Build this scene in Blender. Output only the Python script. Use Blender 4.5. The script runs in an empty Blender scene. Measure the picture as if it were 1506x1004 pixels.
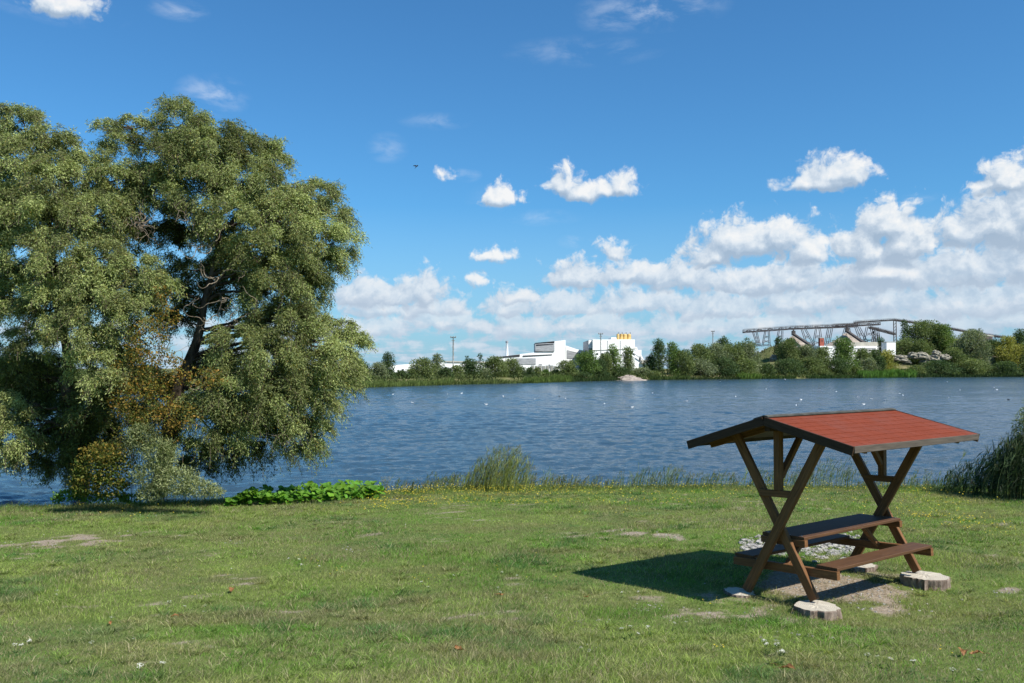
import bpy, math, random
import numpy as np
rng = np.random.default_rng(7)
random.seed(7)
R = math.radians
scene = bpy.context.scene
COL = scene.collection
F_PX, CX, CY, PITCH = 1350.0, 753.0, 502.0, math.atan(39 / 1350.0)
EYE = 2.958
WATER = -1.2
SUN_AZ, SUN_EL = 125.0, 47.3          # clockwise from +Y, above the horizon

# ------------------------------------------------------------------ helpers
def ray(px, py):
    x = (px - CX) / F_PX; z = (CY - py) / F_PX
    c, s = math.cos(PITCH), math.sin(PITCH)
    d = np.array([x, c - z * s, s + z * c])
    return d / d[1]
def at(px, py, d):
    r = ray(px, py) * d
    return np.array([r[0], d, EYE + r[2]])
def tag(o, label=None, cat=None, group=None, kind=None):
    if label: o['label'] = label
    if cat: o['category'] = cat
    if group: o['group'] = group
    if kind: o['kind'] = kind
    return o
def empty(name, loc=(0, 0, 0), rz=0.0):
    o = bpy.data.objects.new(name, None); COL.objects.link(o)
    o.location = loc; o.rotation_euler = (0, 0, rz); o.empty_display_size = .2
    return o
def copy_tree(o, parent=None):
    c = o.copy(); COL.objects.link(c); c.parent = parent
    for ch in list(o.children): copy_tree(ch, c)
    return c
class MB:
    """collects vertices / faces / per-vertex colours, builds ONE mesh object"""
    def __init__(s): s.v = []; s.f = []; s.c = []; s.n = 0
    def add(s, V, Fs, col=None):
        V = np.asarray(V, float).reshape(-1, 3)
        if not isinstance(Fs, list): Fs = [Fs]
        for Fa in Fs:
            Fa = np.asarray(Fa, np.int64)
            if Fa.size: s.f.append(Fa + s.n)
        s.v.append(V); s.n += len(V)
        if col is None: col = (1, 1, 1)
        col = np.asarray(col, float)
        if col.ndim == 1: col = np.tile(col, (len(V), 1))
        s.c.append(col)
        return s
    def build(s, name, mat, parent=None, smooth=False):
        me = bpy.data.meshes.new(name)
        V = np.concatenate(s.v).astype(np.float32)
        me.vertices.add(len(V)); me.vertices.foreach_set('co', V.ravel())
        tot = sum(f.size for f in s.f); npoly = sum(len(f) for f in s.f)
        me.loops.add(tot); me.polygons.add(npoly)
        me.loops.foreach_set('vertex_index', np.concatenate([f.ravel() for f in s.f]).astype(np.int32))
        tots = np.concatenate([np.full(len(f), f.shape[1]) for f in s.f]).astype(np.int32)
        starts = np.concatenate([[0], np.cumsum(tots)[:-1]]).astype(np.int32)
        me.polygons.foreach_set('loop_start', starts)
        me.polygons.foreach_set('use_smooth', np.full(npoly, bool(smooth)))
        C = np.concatenate(s.c); C = np.concatenate([C, np.ones((len(C), 1))], 1).astype(np.float32)
        a = me.color_attributes.new('Col', 'FLOAT_COLOR', 'POINT'); a.data.foreach_set('color', C.ravel())
        me.update(calc_edges=True); me.validate()
        if mat: me.materials.append(mat)
        o = bpy.data.objects.new(name, me); COL.objects.link(o)
        if parent: o.parent = parent
        return o
BOXF = np.array([[0,3,2,1],[4,5,6,7],[0,1,5,4],[1,2,6,5],[2,3,7,6],[3,0,4,7]])
def box(m, c, size, rot=None, col=None):
    s = np.array(size) / 2
    V = np.array([[-1,-1,-1],[1,-1,-1],[1,1,-1],[-1,1,-1],[-1,-1,1],[1,-1,1],[1,1,1],[-1,1,1]]) * s
    if rot is not None: V = V @ np.array(rot).T
    m.add(V + np.array(c), BOXF, col)
def frame_from(d, up=(0, 0, 1)):
    d = np.array(d, float); d /= np.linalg.norm(d)
    u = np.array(up, float)
    if abs(d @ u) > .98: u = np.array([1., 0, 0])
    s = np.cross(d, u); s /= np.linalg.norm(s); t = np.cross(s, d)
    return s, d, t
def bar(m, a, b, w, h, up=(0, 0, 1), bev=0.0, col=None):
    """a beam from a to b; w across, h along 'up'; bevelled long edges"""
    a = np.array(a, float); b = np.array(b, float)
    s, d, t = frame_from(b - a, up)
    if bev <= 0: prof = [(-w/2,-h/2),(w/2,-h/2),(w/2,h/2),(-w/2,h/2)]
    else:
        k = bev; prof = [(-w/2+k,-h/2),(w/2-k,-h/2),(w/2,-h/2+k),(w/2,h/2-k),(w/2-k,h/2),(-w/2+k,h/2),(-w/2,h/2-k),(-w/2,-h/2+k)]
    n = len(prof); V = [a + s*p + t*q for p, q in prof] + [b + s*p + t*q for p, q in prof]
    Fq = [[i, (i+1) % n, n+(i+1) % n, n+i] for i in range(n)]
    m.add(V, [np.array(Fq), np.array([list(range(n))[::-1]]), np.array([list(range(n, 2*n))])], col)
def tube(m, pts, rad, sides=7, col=None):
    P = np.asarray(pts, float); n = len(P)
    rad = np.full(n, rad) if np.isscalar(rad) else np.asarray(rad, float)
    T = np.gradient(P, axis=0); T /= np.linalg.norm(T, axis=1)[:, None] + 1e-9
    s, _, t = frame_from(T[0]); rings = []
    for i in range(n):
        s = s - T[i] * (s @ T[i]); s /= np.linalg.norm(s) + 1e-9; t = np.cross(s, T[i])
        a = np.arange(sides) * 2 * np.pi / sides
        rings.append(P[i] + rad[i] * (np.cos(a)[:, None] * s + np.sin(a)[:, None] * t))
    V = np.concatenate(rings)
    i = np.arange(n-1)[:, None] * sides; j = np.arange(sides)[None]; k = (j + 1) % sides
    Fq = np.stack([i + j, i + k, i + sides + k, i + sides + j], -1).reshape(-1, 4)
    m.add(V, [Fq, np.array([list(range(sides))]), np.array([list(range((n-1)*sides, n*sides))[::-1]])], col)
def unit(a): return a / (np.linalg.norm(a, axis=-1, keepdims=True) + 1e-9)
def rdir(n, r=rng): return unit(r.normal(size=(n, 3)))
def leafquads(m, P, D, L, W, col, mid=.45):
    n = len(P); D = unit(D); S = unit(np.cross(D, rdir(n)))
    L = np.broadcast_to(L, n)[:, None]; W = np.broadcast_to(W, n)[:, None]
    V = np.stack([P, P + D*L*mid + S*W/2, P + D*L, P + D*L*mid - S*W/2], 1).reshape(-1, 3)
    C = np.repeat(np.asarray(col), 4, 0) if np.ndim(col) == 2 else col
    m.add(V, np.arange(4*n).reshape(-1, 4), C)
def blades(m, P, D, H, W, bend, col):
    """grass-like blades: 5 vertices, quad + tip"""
    n = len(P); a = rng.uniform(0, 6.283, n)
    S = np.stack([np.cos(a), np.sin(a), 0*a], 1); H = H[:, None]; W = W[:, None]
    mid = P + D*H*.55; tip = P + D*H + bend*H
    mid = mid + bend*H*.28
    V = np.stack([P - S*W/2, P + S*W/2, mid + S*W*.4, mid - S*W*.4, tip], 1).reshape(-1, 3)
    b = np.arange(n)[:, None] * 5
    m.add(V, [b + np.array([[0, 1, 2, 3]]), b + np.array([[3, 2, 4]])], np.repeat(col, 5, 0))
def _h(ix, iy, seed):
    v = np.sin(ix*127.1 + iy*311.7 + seed*74.7) * 43758.5453
    return v - np.floor(v)
def vn(x, y, seed=0):
    ix, iy = np.floor(x), np.floor(y); fx, fy = x-ix, y-iy
    fx = fx*fx*(3-2*fx); fy = fy*fy*(3-2*fy)
    return (_h(ix,iy,seed)*(1-fx)+_h(ix+1,iy,seed)*fx)*(1-fy)+(_h(ix,iy+1,seed)*(1-fx)+_h(ix+1,iy+1,seed)*fx)*fy
def fbm(x, y, seed=0, o=4):
    s = 0; a = .5; t = 0
    for k in range(o):
        s = s + a*vn(x*2**k, y*2**k, seed+k*13); t += a; a *= .55
    return s/t
def sm(t): t = np.clip(t, 0, 1); return t*t*(3-2*t)

# ------------------------------------------------------------------ materials
MATS = {}
def newmat(name):
    m = bpy.data.materials.new(name); m.use_nodes = True
    nt = m.node_tree; nt.nodes.clear()
    out = nt.nodes.new('ShaderNodeOutputMaterial'); return m, nt, out
class G:
    """small node graph helper"""
    def __init__(s, nt): s.nt = nt
    def n(s, t, **kw):
        x = s.nt.nodes.new(t)
        for k, v in kw.items(): setattr(x, k, v)
        return x
    def link(s, a, b): s.nt.links.new(a, b)
    def put(s, sock, v):
        if isinstance(v, (int, float, tuple, list)): sock.default_value = v
        else: s.link(v, sock)
    def math(s, op, a, b=0.0, c=0.0, clamp=False):
        x = s.n('ShaderNodeMath', operation=op, use_clamp=clamp)
        s.put(x.inputs[0], a); s.put(x.inputs[1], b); s.put(x.inputs[2], c); return x.outputs[0]
    def vmath(s, op, a, b=None, sc=None):
        x = s.n('ShaderNodeVectorMath', operation=op)
        s.put(x.inputs[0], a)
        if b is not None: s.put(x.inputs[1], b)
        if sc is not None: s.put(x.inputs[3], sc)
        return x.outputs['Value'] if op in ('LENGTH', 'DOT_PRODUCT', 'DISTANCE') else x.outputs[0]
    def noise(s, vec, scale, detail=4, rough=.55, dist=0, dims='3D'):
        x = s.n('ShaderNodeTexNoise', noise_dimensions=dims)
        if vec is not None: s.link(vec, x.inputs['Vector'])
        x.inputs['Scale'].default_value = scale; x.inputs['Detail'].default_value = detail
        x.inputs['Roughness'].default_value = rough; x.inputs['Distortion'].default_value = dist
        return x.outputs['Fac']
    def ramp(s, fac, stops, interp='LINEAR'):
        x = s.n('ShaderNodeValToRGB'); s.put(x.inputs[0], fac); cr = x.color_ramp; cr.interpolation = interp
        while len(cr.elements) < len(stops): cr.elements.new(.5)
        for e, (p, c) in zip(cr.elements, stops): e.position = p; e.color = tuple(c) + (1,) if len(c) == 3 else c
        return x.outputs[0]
    def mix(s, f, a, b, mode='MIX'):
        x = s.n('ShaderNodeMix', data_type='RGBA', blend_type=mode)
        s.put(x.inputs[0], f)
        for i, v in ((6, a), (7, b)):
            if isinstance(v, (tuple, list)): x.inputs[i].default_value = tuple(v) + ((1,) if len(v) == 3 else ())
            else: s.link(v, x.inputs[i])
        return x.outputs[2]
    def mapr(s, v, a, b, c, d, smooth=False):
        x = s.n('ShaderNodeMapRange', interpolation_type='SMOOTHSTEP' if smooth else 'LINEAR')
        s.put(x.inputs[0], v)
        for i, q in enumerate((a, b, c, d)): x.inputs[i+1].default_value = q
        return x.outputs[0]
    def bump(s, h, strength, dist):
        x = s.n('ShaderNodeBump'); s.link(h, x.inputs['Height'])
        x.inputs['Strength'].default_value = strength; x.inputs['Distance'].default_value = dist
        return x.outputs[0]
    def coord(s, k='Object', scale=None):
        c = s.n('ShaderNodeTexCoord').outputs[k]
        if scale is not None: c = s.vmath('MULTIPLY', c, tuple(scale))
        return c
def leafmat(name, translucent=.3, rough=.55, spec=.25, var=.25):
    m, nt, out = newmat(name); g = G(nt)
    a = g.n('ShaderNodeAttribute', attribute_name='Col').outputs['Color']
    isl = g.n('ShaderNodeNewGeometry').outputs['Random Per Island']
    v = g.mapr(isl, 0, 1, 1-var, 1+var)
    c = g.vmath('SCALE', a, sc=v)
    p = g.n('ShaderNodeBsdfPrincipled'); g.link(c, p.inputs['Base Color']); p.inputs['Roughness'].default_value = rough
    p.inputs['Specular IOR Level'].default_value = spec
    t = g.n('ShaderNodeBsdfTranslucent'); c2 = g.mix(1.0, c, (1.25, 1.35, .6), 'MULTIPLY'); g.link(c2, t.inputs['Color'])
    x = g.n('ShaderNodeMixShader'); x.inputs[0].default_value = translucent
    g.link(p.outputs[0], x.inputs[1]); g.link(t.outputs[0], x.inputs[2]); g.link(x.outputs[0], out.inputs[0])
    return m
def surf(name, colfn, rough=.8, spec=.3, bumpfn=None, metal=0):
    m, nt, out = newmat(name); g = G(nt)
    p = g.n('ShaderNodeBsdfPrincipled')
    c = colfn(g)
    if isinstance(c, (tuple, list)): p.inputs['Base Color'].default_value = tuple(c) + (1,)
    else: g.link(c, p.inputs['Base Color'])
    p.inputs['Roughness'].default_value = rough; p.inputs['Specular IOR Level'].default_value = spec; p.inputs['Metallic'].default_value = metal
    if bumpfn: g.link(bumpfn(g), p.inputs['Normal'])
    g.link(p.outputs[0], out.inputs[0]); return m
def two(c1, c2, scale, detail=5, lo=.35, hi=.65, stretch=(1, 1, 1)):
    return lambda g: g.ramp(g.noise(g.coord('Object', stretch), scale, detail, .6), [(lo, c1), (hi, c2)])
def wood(c1, c2, wear, amount=.35, rough=.6):
    def cf(g):
        a = g.n('ShaderNodeAttribute', attribute_name='Grain').outputs['Vector']
        q = g.noise(g.vmath('MULTIPLY', a, (3, 45, 45)), 1, 6, .65, .4)
        base = g.ramp(q, [(.3, c1), (.7, c2)])
        w = g.noise(g.vmath('MULTIPLY', a, (5, 30, 30)), 1, 7, .75)
        k = g.mapr(w, .62, .74, 0, amount)
        return g.mix(k, base, wear)
    def bf(g):
        a = g.n('ShaderNodeAttribute', attribute_name='Grain').outputs['Vector']
        return g.bump(g.noise(g.vmath('MULTIPLY', a, (4, 70, 70)), 1, 5, .6), .5, .004)
    return cf, bf, rough
def woodmat(name, *a, **k):
    cf, bf, r = wood(*a, **k); return surf(name, cf, r, .18, bf)

M_leaf = leafmat('willow leaves', .3, .6, .15, .2)
M_far = leafmat('far foliage', .3, .7, .12, .25)
M_grass = leafmat('grass blades', .35, .6, .2, .2)
M_petal = leafmat('petals', .25, .6, .2, .1)
M_bark = surf('bark', two((.035, .026, .018), (.13, .10, .075), 9, 6, .35, .65, (1, 1, .25)), .9, .1,
              lambda g: g.bump(g.noise(g.coord('Object', (1, 1, .2)), 14, 6, .7), .8, .03))
M_pale = surf('pale bare bark', two((.15, .115, .08), (.32, .26, .19), 12, 4), .8, .2)
M_farbark = surf('far bark', two((.05, .04, .03), (.14, .12, .09), 2, 3), .9, .1)

# ------------------------------------------------------------------ terrain
SX = [-60, -13.5, -8, -3.8, -1.2, 6, 12, 14.5, 60]; SY = [20, 22.6, 23.8, 26.2, 27.9, 28.0, 27.6, 27.0, 26]
FX = [-400, -200, -83, -31, -12.6, 9.4, 34, 60, 90, 162, 245, 500, 900]
FY = [110, 130, 150, 198, 232, 268, 308, 328, 350, 398, 440, 520, 600]
HILLS = [(127, 440, 15, 20, 12.5), (222, 478, 30, 22, 13), (190, 455, 46, 24, 6.5), (245, 470, 40, 25, 5), (40, 420, 60, 60, .8), (67, 352, 8, 9, 2.2)]
def lawn(x, y):
    t = y - 13.0
    z = -.13 - .034*t + .09*np.log1p(np.exp(np.clip(-t-2, -30, 40)))
    z = z + .10*(fbm(x*.16+5, y*.16, 3, 3)-.5) + .03*(fbm(x*1.1, y*1.1, 9, 3)-.5)
    dx, dy = x-4.541, y-13.005; c, s = math.cos(-.896), math.sin(-.896)
    u = dx*c+dy*s; v = -dx*s+dy*c                       # the table's own axes: the ground under it
    pl = -.135 - .045*np.clip(u, -2, 2) - .006*np.clip(v, -2, 2) + .02*(fbm(x*2, y*2, 15, 3)-.5)
    k = sm((3.2-np.sqrt(u*u+v*v))/1.8)
    return z*(1-k)+pl*k
def gz(x, y):
    x = np.asarray(x, float); y = np.asarray(y, float)
    s = np.interp(x, SX, SY) + .5*(fbm(x*.35, y*0+1, 21, 3)-.5); f = np.interp(x, FX, FY) + 8*(fbm(x*.06, y*0+4, 31, 3)-.5)
    t = y - s
    near = lawn(x, np.minimum(y, s+.3)); near = near*(1-sm(t/3.0)) + (-2.2)*sm(t/3.0)
    tf = y - f
    hl = 0
    for hx, hy, a, b, h in HILLS: hl = hl + h*np.exp(-((x-hx)/a)**2-((y-hy)/b)**2)
    far = -2.6 + 2.9*sm((tf+7)/14) + hl*sm((tf-2)/14) + sm((tf-5)/20)*(1.6*(fbm(x*.03, y*.03, 5, 4)-.35))
    return np.where(t < 60, near, far)
def G3(x, y): return np.array([x, y, float(gz(x, y))])
HD = np.arange(5.0, 40.0, .03)
def hit(px, py):
    """the point of the near lawn that pixel shows"""
    r = ray(px, py); k = gz(r[0]*HD, HD) >= EYE + r[2]*HD
    d = float(HD[int(np.argmax(k))]) if k.any() else 40.0
    return np.array([r[0]*d, d, float(gz(r[0]*d, d))])
# worn, bare places of the lawn (photo pixel ellipse -> world ellipse)
WORN = []
for px, py, rx, ry, k in [(115, 795, 95, 13, .82), (20, 800, 50, 6, .5), (200, 785, 60, 7, .4), (230, 758, 40, 5, .25), (350, 798, 22, 4, .7), (515, 808, 30, 4, .5),
                          (925, 783, 32, 7, .75), (985, 787, 26, 7, .75), (1225, 864, 115, 24, 1.7), (1010, 905, 60, 12, .55),
                          (865, 913, 34, 6, .5), (1310, 900, 60, 9, .8), (1120, 905, 70, 10, .4), (1470, 872, 36, 6, .6), (960, 893, 30, 8, .5),
                          (860, 955, 30, 8, .35), (1170, 805, 110, 18, .5), (690, 765, 60, 5, .3), (1000, 745, 50, 4, .25), (1180, 935, 40, 6, .4), (60, 745, 60, 4, .4)]:
    c = hit(px, py); dx = rx/F_PX*c[1]; dy = max(.2, (hit(px, py-ry)[1]-hit(px, py+ry)[1])/2)
    WORN.append((c[0], c[1], dx, dy, k))
def worn(x, y):
    w = 0
    wx = x + .5*(fbm(x*1.6, y*1.6, 41, 3)-.5); wy = y + .9*(fbm(x*1.6+9, y*1.6, 43, 3)-.5)
    for cx, cy, a, b, k in WORN:
        w = np.maximum(w, k*sm(1.35 - np.sqrt(((wx-cx)/a)**2+((wy-cy)/b)**2)))
    w = sm((w + (fbm(x*4.2, y*6.5, 47, 4)-.5)*2.6 - .5)/.5)*np.minimum(w*1.6, 1)
    thin = sm((fbm(x*.7+3, y*.9, 51, 4)-.58)/.14)*sm((fbm(x*5, y*7, 53, 3)-.5)/.15)*.6
    return np.clip(np.maximum(w, thin), 0, 1)

def lines(segs):
    out = [np.array([segs[0][0]])]
    for a, b, n, p in segs:
        t = np.linspace(0, 1, n+1)[1:]; t = t**p if p > 0 else 1-(1-t)**(-p)
        out.append(a + (b-a)*t)
    return np.concatenate(out)
gx = lines([(-1800, -250, 14, -2.2), (-250, -24, 40, -1.7), (-24, 24, 200, 1), (24, 300, 70, 1.25), (300, 1800, 14, 2.2)])
gy = lines([(-60, 3, 12, -1.5), (3, 33, 130, 1), (33, 140, 14, 1.8), (140, 520, 110, 1), (520, 3500, 14, 2.4)])
X, Y = np.meshgrid(gx, gy, indexing='ij'); Z = gz(X, Y)
nx, ny = X.shape
m = MB(); i = np.arange(nx-1)[:, None]*ny; j = np.arange(ny-1)[None]
Fq = np.stack([i+j, i+ny+j, i+ny+j+1, i+j+1], -1).reshape(-1, 4)
wv = worn(X, Y).ravel(); wv = np.where(Y.ravel() > 60, 0, wv)
m.add(np.stack([X.ravel(), Y.ravel(), Z.ravel()], 1), Fq, np.stack([wv, (Y.ravel() > 60).astype(float), 0*wv], 1))
def groundcol(g):
    a = g.n('ShaderNodeSeparateColor'); g.link(g.n('ShaderNodeAttribute', attribute_name='Col').outputs['Color'], a.inputs[0])
    p = g.n('ShaderNodeNewGeometry').outputs['Position']
    n1 = g.noise(p, 6, 6, .7); n2 = g.noise(p, .5, 5, .6); n3 = g.noise(p, 26, 4, .7)
    green = g.ramp(n1, [(.3, (.07, .11, .022)), (.7, (.17, .22, .055))])
    green = g.mix(g.mapr(n2, .4, .65, 0, .6), green, (.11, .115, .045))
    dirt = g.ramp(n3, [(.3, (.15, .12, .085)), (.5, (.27, .22, .165)), (.72, (.44, .38, .31))])
    k = g.mapr(g.math('ADD', a.outputs[0], g.math('MULTIPLY', g.math('SUBTRACT', n1, .5), .8)), .2, .55, 0, 1)
    near = g.mix(k, green, dirt)
    f1 = g.noise(p, .08, 6, .65); f2 = g.noise(p, .6, 4, .7)
    far = g.ramp(f1, [(.36, (.055, .075, .022)), (.50, (.12, .13, .045)), (.60, (.19, .17, .09)), (.68, (.36, .29, .20))])
    far = g.mix(.35, far, g.ramp(f2, [(.35, (.05, .07, .02)), (.65, (.20, .19, .09))]))
    return g.mix(a.outputs[1], near, far)
M_ground = surf('ground', groundcol, .95, .1, lambda g: g.bump(g.noise(g.n('ShaderNodeNewGeometry').outputs['Position'], 18, 6, .7), .7, .03))
tag(m.build('ground', M_ground, smooth=True), kind='structure')

# ------------------------------------------------------------------ water
def water():
    mt, nt, out = newmat('lake water'); g = G(nt)
    p = g.n('ShaderNodeNewGeometry').outputs['Position']
    w = g.vmath('MULTIPLY', p, (.55, 1.0, 1.0))
    gust = g.mapr(g.noise(g.vmath('MULTIPLY', p, (.012, .03, .03)), 1, 4, .6), .35, .65, .55, 1.15)
    h1 = g.noise(w, 1.6, 3, .55, .5); h2 = g.noise(w, 5.5, 4, .6, .3)
    h = g.math('ADD', g.math('MULTIPLY', h1, .20), g.math('MULTIPLY', h2, .10))
    h = g.math('MULTIPLY', h, gust)
    b = g.bump(h, 1.0, 1.0)
    pr = g.n('ShaderNodeBsdfPrincipled')
    g.put(pr.inputs['Base Color'], (.034, .068, .098, 1)); pr.inputs['Roughness'].default_value = .12
    pr.inputs['IOR'].default_value = 1.333; g.link(b, pr.inputs['Normal'])
    g.link(pr.outputs[0], out.inputs[0]); return mt
def lake():
    ur = np.concatenate([[-60, -20, -8, -3, -1.5, -1.0, -.8], np.linspace(-.68, .68, 640), [.8, 1.0, 1.5, 3, 8, 20, 60]])
    yr = 19*np.exp(np.linspace(0, math.log(640/19), 860)); U, Yw = np.meshgrid(ur, yr, indexing='ij'); Xw = U*Yw
    dyr = np.gradient(yr)[None]*np.ones_like(U); dxr = np.abs(np.gradient(ur))[:, None]*Yw
    r = np.random.default_rng(23); Zw = np.zeros_like(Xw)
    for k in range(54):
        lam = .40*(7/.40)**(k/53); th = math.radians(-62)+r.normal(0, .42); kx, ky = math.cos(th)*2*math.pi/lam, math.sin(th)*2*math.pi/lam
        amp = .0052*lam**.75*math.exp(-(lam/3.6)**2)*r.uniform(.7, 1.3)
        f = sm((lam/(2.0*np.maximum(dyr*abs(math.sin(th)), dxr*abs(math.cos(th))))-1.0)/1.0)
        ph = kx*Xw+ky*Yw+r.uniform(0, 6.28)+1.5*np.sin(Xw*.05*r.uniform(.5, 2)+k)+1.2*np.sin(Yw*.07*r.uniform(.5, 2)+k*2)
        w = np.sin(ph); Zw += amp*f*(w + .25*np.cos(2*ph))
    Zw *= .55+.9*fbm(Xw*.02, Yw*.05, 29, 3)
    m = MB(); nx_, ny_ = Xw.shape; i = np.arange(nx_-1)[:, None]*ny_; j = np.arange(ny_-1)[None]
    m.add(np.stack([Xw.ravel(), Yw.ravel(), WATER+Zw.ravel()], 1), np.stack([i+j, i+ny_+j, i+ny_+j+1, i+j+1], -1).reshape(-1, 4)); return m
tag(lake().build('lake_water', water(), smooth=True), kind='structure')

# ------------------------------------------------------------------ grass
def grass_colour(x, y):
    n1 = fbm(x*.45, y*.45, 61, 4); n2 = fbm(x*1.7, y*1.7, 67, 3); n3 = fbm(x*.9+7, y*.9, 71, 3)
    g1 = np.array([.140, .285, .040]); g2 = np.array([.28, .36, .085]); g3 = np.array([.075, .175, .055]); dry = np.array([.34, .28, .15])
    k = sm((n1-.35)/.3)[:, None]; c = g1*(1-k) + g2*k
    k = (sm((n3-.55)/.12)*.75)[:, None]; c = c*(1-k) + g3*k
    k = (sm((n2-.5)/.2)*.35)[:, None]; c = c*(1-k) + dry*k
    k = (sm((fbm(x*.75+31, y*1.2, 73, 4)-.56)/.10)*.6)[:, None]; c = c*(1-k) + np.array([.30, .25, .13])*k
    c = c*(.52+.80*fbm(x*2.3, y*3.2, 75, 4))[:, None]
    return c
def grass(N, y0, y1, xk, lmin, lmax, wid):
    u = rng.random(N); y = np.sqrt(y0*y0 + (y1*y1-y0*y0)*u); y = y0 + (y-y0)*(.45+.55*u)   # denser close by
    x = rng.uniform(-1, 1, N) * (y*xk + 1.0)
    s = np.interp(x, SX, SY)
    keep = y < s + .8
    w = worn(x, y); keep &= rng.random(N) > w*.86
    x, y, w = x[keep], y[keep], w[keep]; n = len(x)
    P = np.stack([x, y, gz(x, y)-.005], 1)
    tall = sm((fbm(x*.8, y*.8, 81, 3)-.45)/.25)
    edge = sm((y-np.interp(x, SX, SY)+2.6)/2.6)
    H = (rng.uniform(lmin, lmax, n))*(.75+.8*tall)*(1-.5*w) + edge*rng.uniform(0, .16, n)
    D = unit(np.stack([rng.normal(0, .42, n)+.08, rng.normal(0, .42, n), np.ones(n)], 1))
    b = np.stack([rng.normal(.1, .35, n), rng.normal(0, .35, n), -rng.uniform(.05, .4, n)], 1)
    c = grass_colour(x, y)
    d = (rng.random(n) < (.19+.35*w+.30*sm((fbm(x*.5+11, y*.5, 91, 3)-.5)/.15)))[:, None]; c = np.where(d, np.array([.33, .29, .17])*rng.uniform(.7, 1.1, (n, 1)), c)
    e = (edge*.5)[:, None]; c = c*(1-e) + np.array([.13, .18, .045])*e
    c = c*rng.uniform(.6, 1.35, (n, 1))
    m = MB(); blades(m, P, D, H, wid*(.6+.055*y)*rng.uniform(.7, 1.3, n), b, c); return m
tag(grass(640000, 5.6, 28.6, .60, .035, .085, .0042).build('grass', M_grass), 'short green lawn grass with dry straw blades covering the bank', 'grass', kind='stuff')

def tussocks():
    r = np.random.default_rng(17); nc = 4200; u = r.random(nc); cy = 6 + 21*u**1.25; cx = r.uniform(-1, 1, nc)*(cy*.6+1)
    k = fbm(cx*.6, cy*.6, 33, 3) > .44; k &= worn(cx, cy) < .3; cx, cy = cx[k], cy[k]; nb = 34; n = len(cx)*nb
    a = r.uniform(0, 6.283, n); q = np.abs(r.normal(0, .055, n)); X_ = np.repeat(cx, nb)+np.cos(a)*q; Y_ = np.repeat(cy, nb)+np.sin(a)*q
    keep = Y_ < np.interp(X_, SX, SY); X_, Y_, a = X_[keep], Y_[keep], a[keep]; n = len(X_)
    P = np.stack([X_, Y_, gz(X_, Y_)-.004], 1); D = unit(np.stack([np.cos(a)*.45, np.sin(a)*.45, np.ones(n)], 1)+r.normal(0, .15, (n, 3)))
    b = np.stack([np.cos(a)*.5+.08, np.sin(a)*.5, -r.uniform(.2, .6, n)], 1); c = grass_colour(X_, Y_)*r.uniform(.45, 1.3, (n, 1))*np.repeat(r.uniform(.75, 1.2, (len(cx), 1)), nb, 0)[keep]
    dr = (r.random(n) < .12)[:, None]; c = np.where(dr, np.array([.42, .37, .22]), c)
    m = MB(); blades(m, P, D, r.uniform(.06, .15, n), .0055*(.6+.055*Y_), b, c); return m
tag(tussocks().build('grass_tussocks', M_grass), 'coarser longer grass tufts standing out of the short lawn', 'grass', kind='stuff')

# ------------------------------------------------------------------ picnic table with roof
TX, TY, TYAW = 4.541, 13.005, -.896
TU, TV = .035, .002
def build_grain(o, axis_a, axis_b):
    """per-vertex coordinates along the board so the grain follows it"""
    me = o.data; n = len(me.vertices); V = np.zeros(n*3, np.float32); me.vertices.foreach_get('co', V); V = V.reshape(-1, 3)
    a = np.array(axis_a, float); d = np.array(axis_b, float)-a; d /= np.linalg.norm(d)
    al = (V-a) @ d; rest = (V-a) - al[:, None]*d
    off = rng.uniform(0, 30)
    s, _, t = frame_from(d)
    Gc = np.stack([al+off, rest @ s + off, rest @ t + off*.7], 1).astype(np.float32)
    at_ = me.attributes.new('Grain', 'FLOAT_VECTOR', 'POINT'); at_.data.foreach_set('vector', Gc.ravel())
def T(u, v, z): return np.array([u, v, z + TU*u + TV*v])
shelter = empty('picnic_table', (TX, TY, 0), TYAW)
tag(shelter, 'brown wooden picnic table with benches under its own red shingled gable roof', 'picnic table')
M_wood = woodmat('stained timber', (.085, .040, .017), (.24, .115, .045), (.38, .27, .16), .45, rough=.65)
M_wood_dark = woodmat('dark stained timber', (.028, .016, .010), (.070, .040, .024), (.13, .10, .075), .5, rough=.6)
M_top = woodmat('worn table board', (.060, .030, .015), (.120, .060, .028), (.36, .30, .25), .5, rough=.62)
M_grey = woodmat('weathered eave board', (.055, .045, .036), (.12, .10, .08), (.2, .18, .15), .5, rough=.8)
def beam(name, a, b, w, h, mat=None, up=(0, 0, 1), bev=.006, parent=shelter, warp=0):
    m = MB(); bar(m, a, b, w, h, up, bev); o = m.build(name, mat or M_wood, parent); build_grain(o, a, b); return o
La, Lb, LH, LL, HC = .503, .668, 1.995, 1.296, .849
top_e, top_he, RR, RH = 1.277, 1.983, 1.597, 2.327
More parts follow.
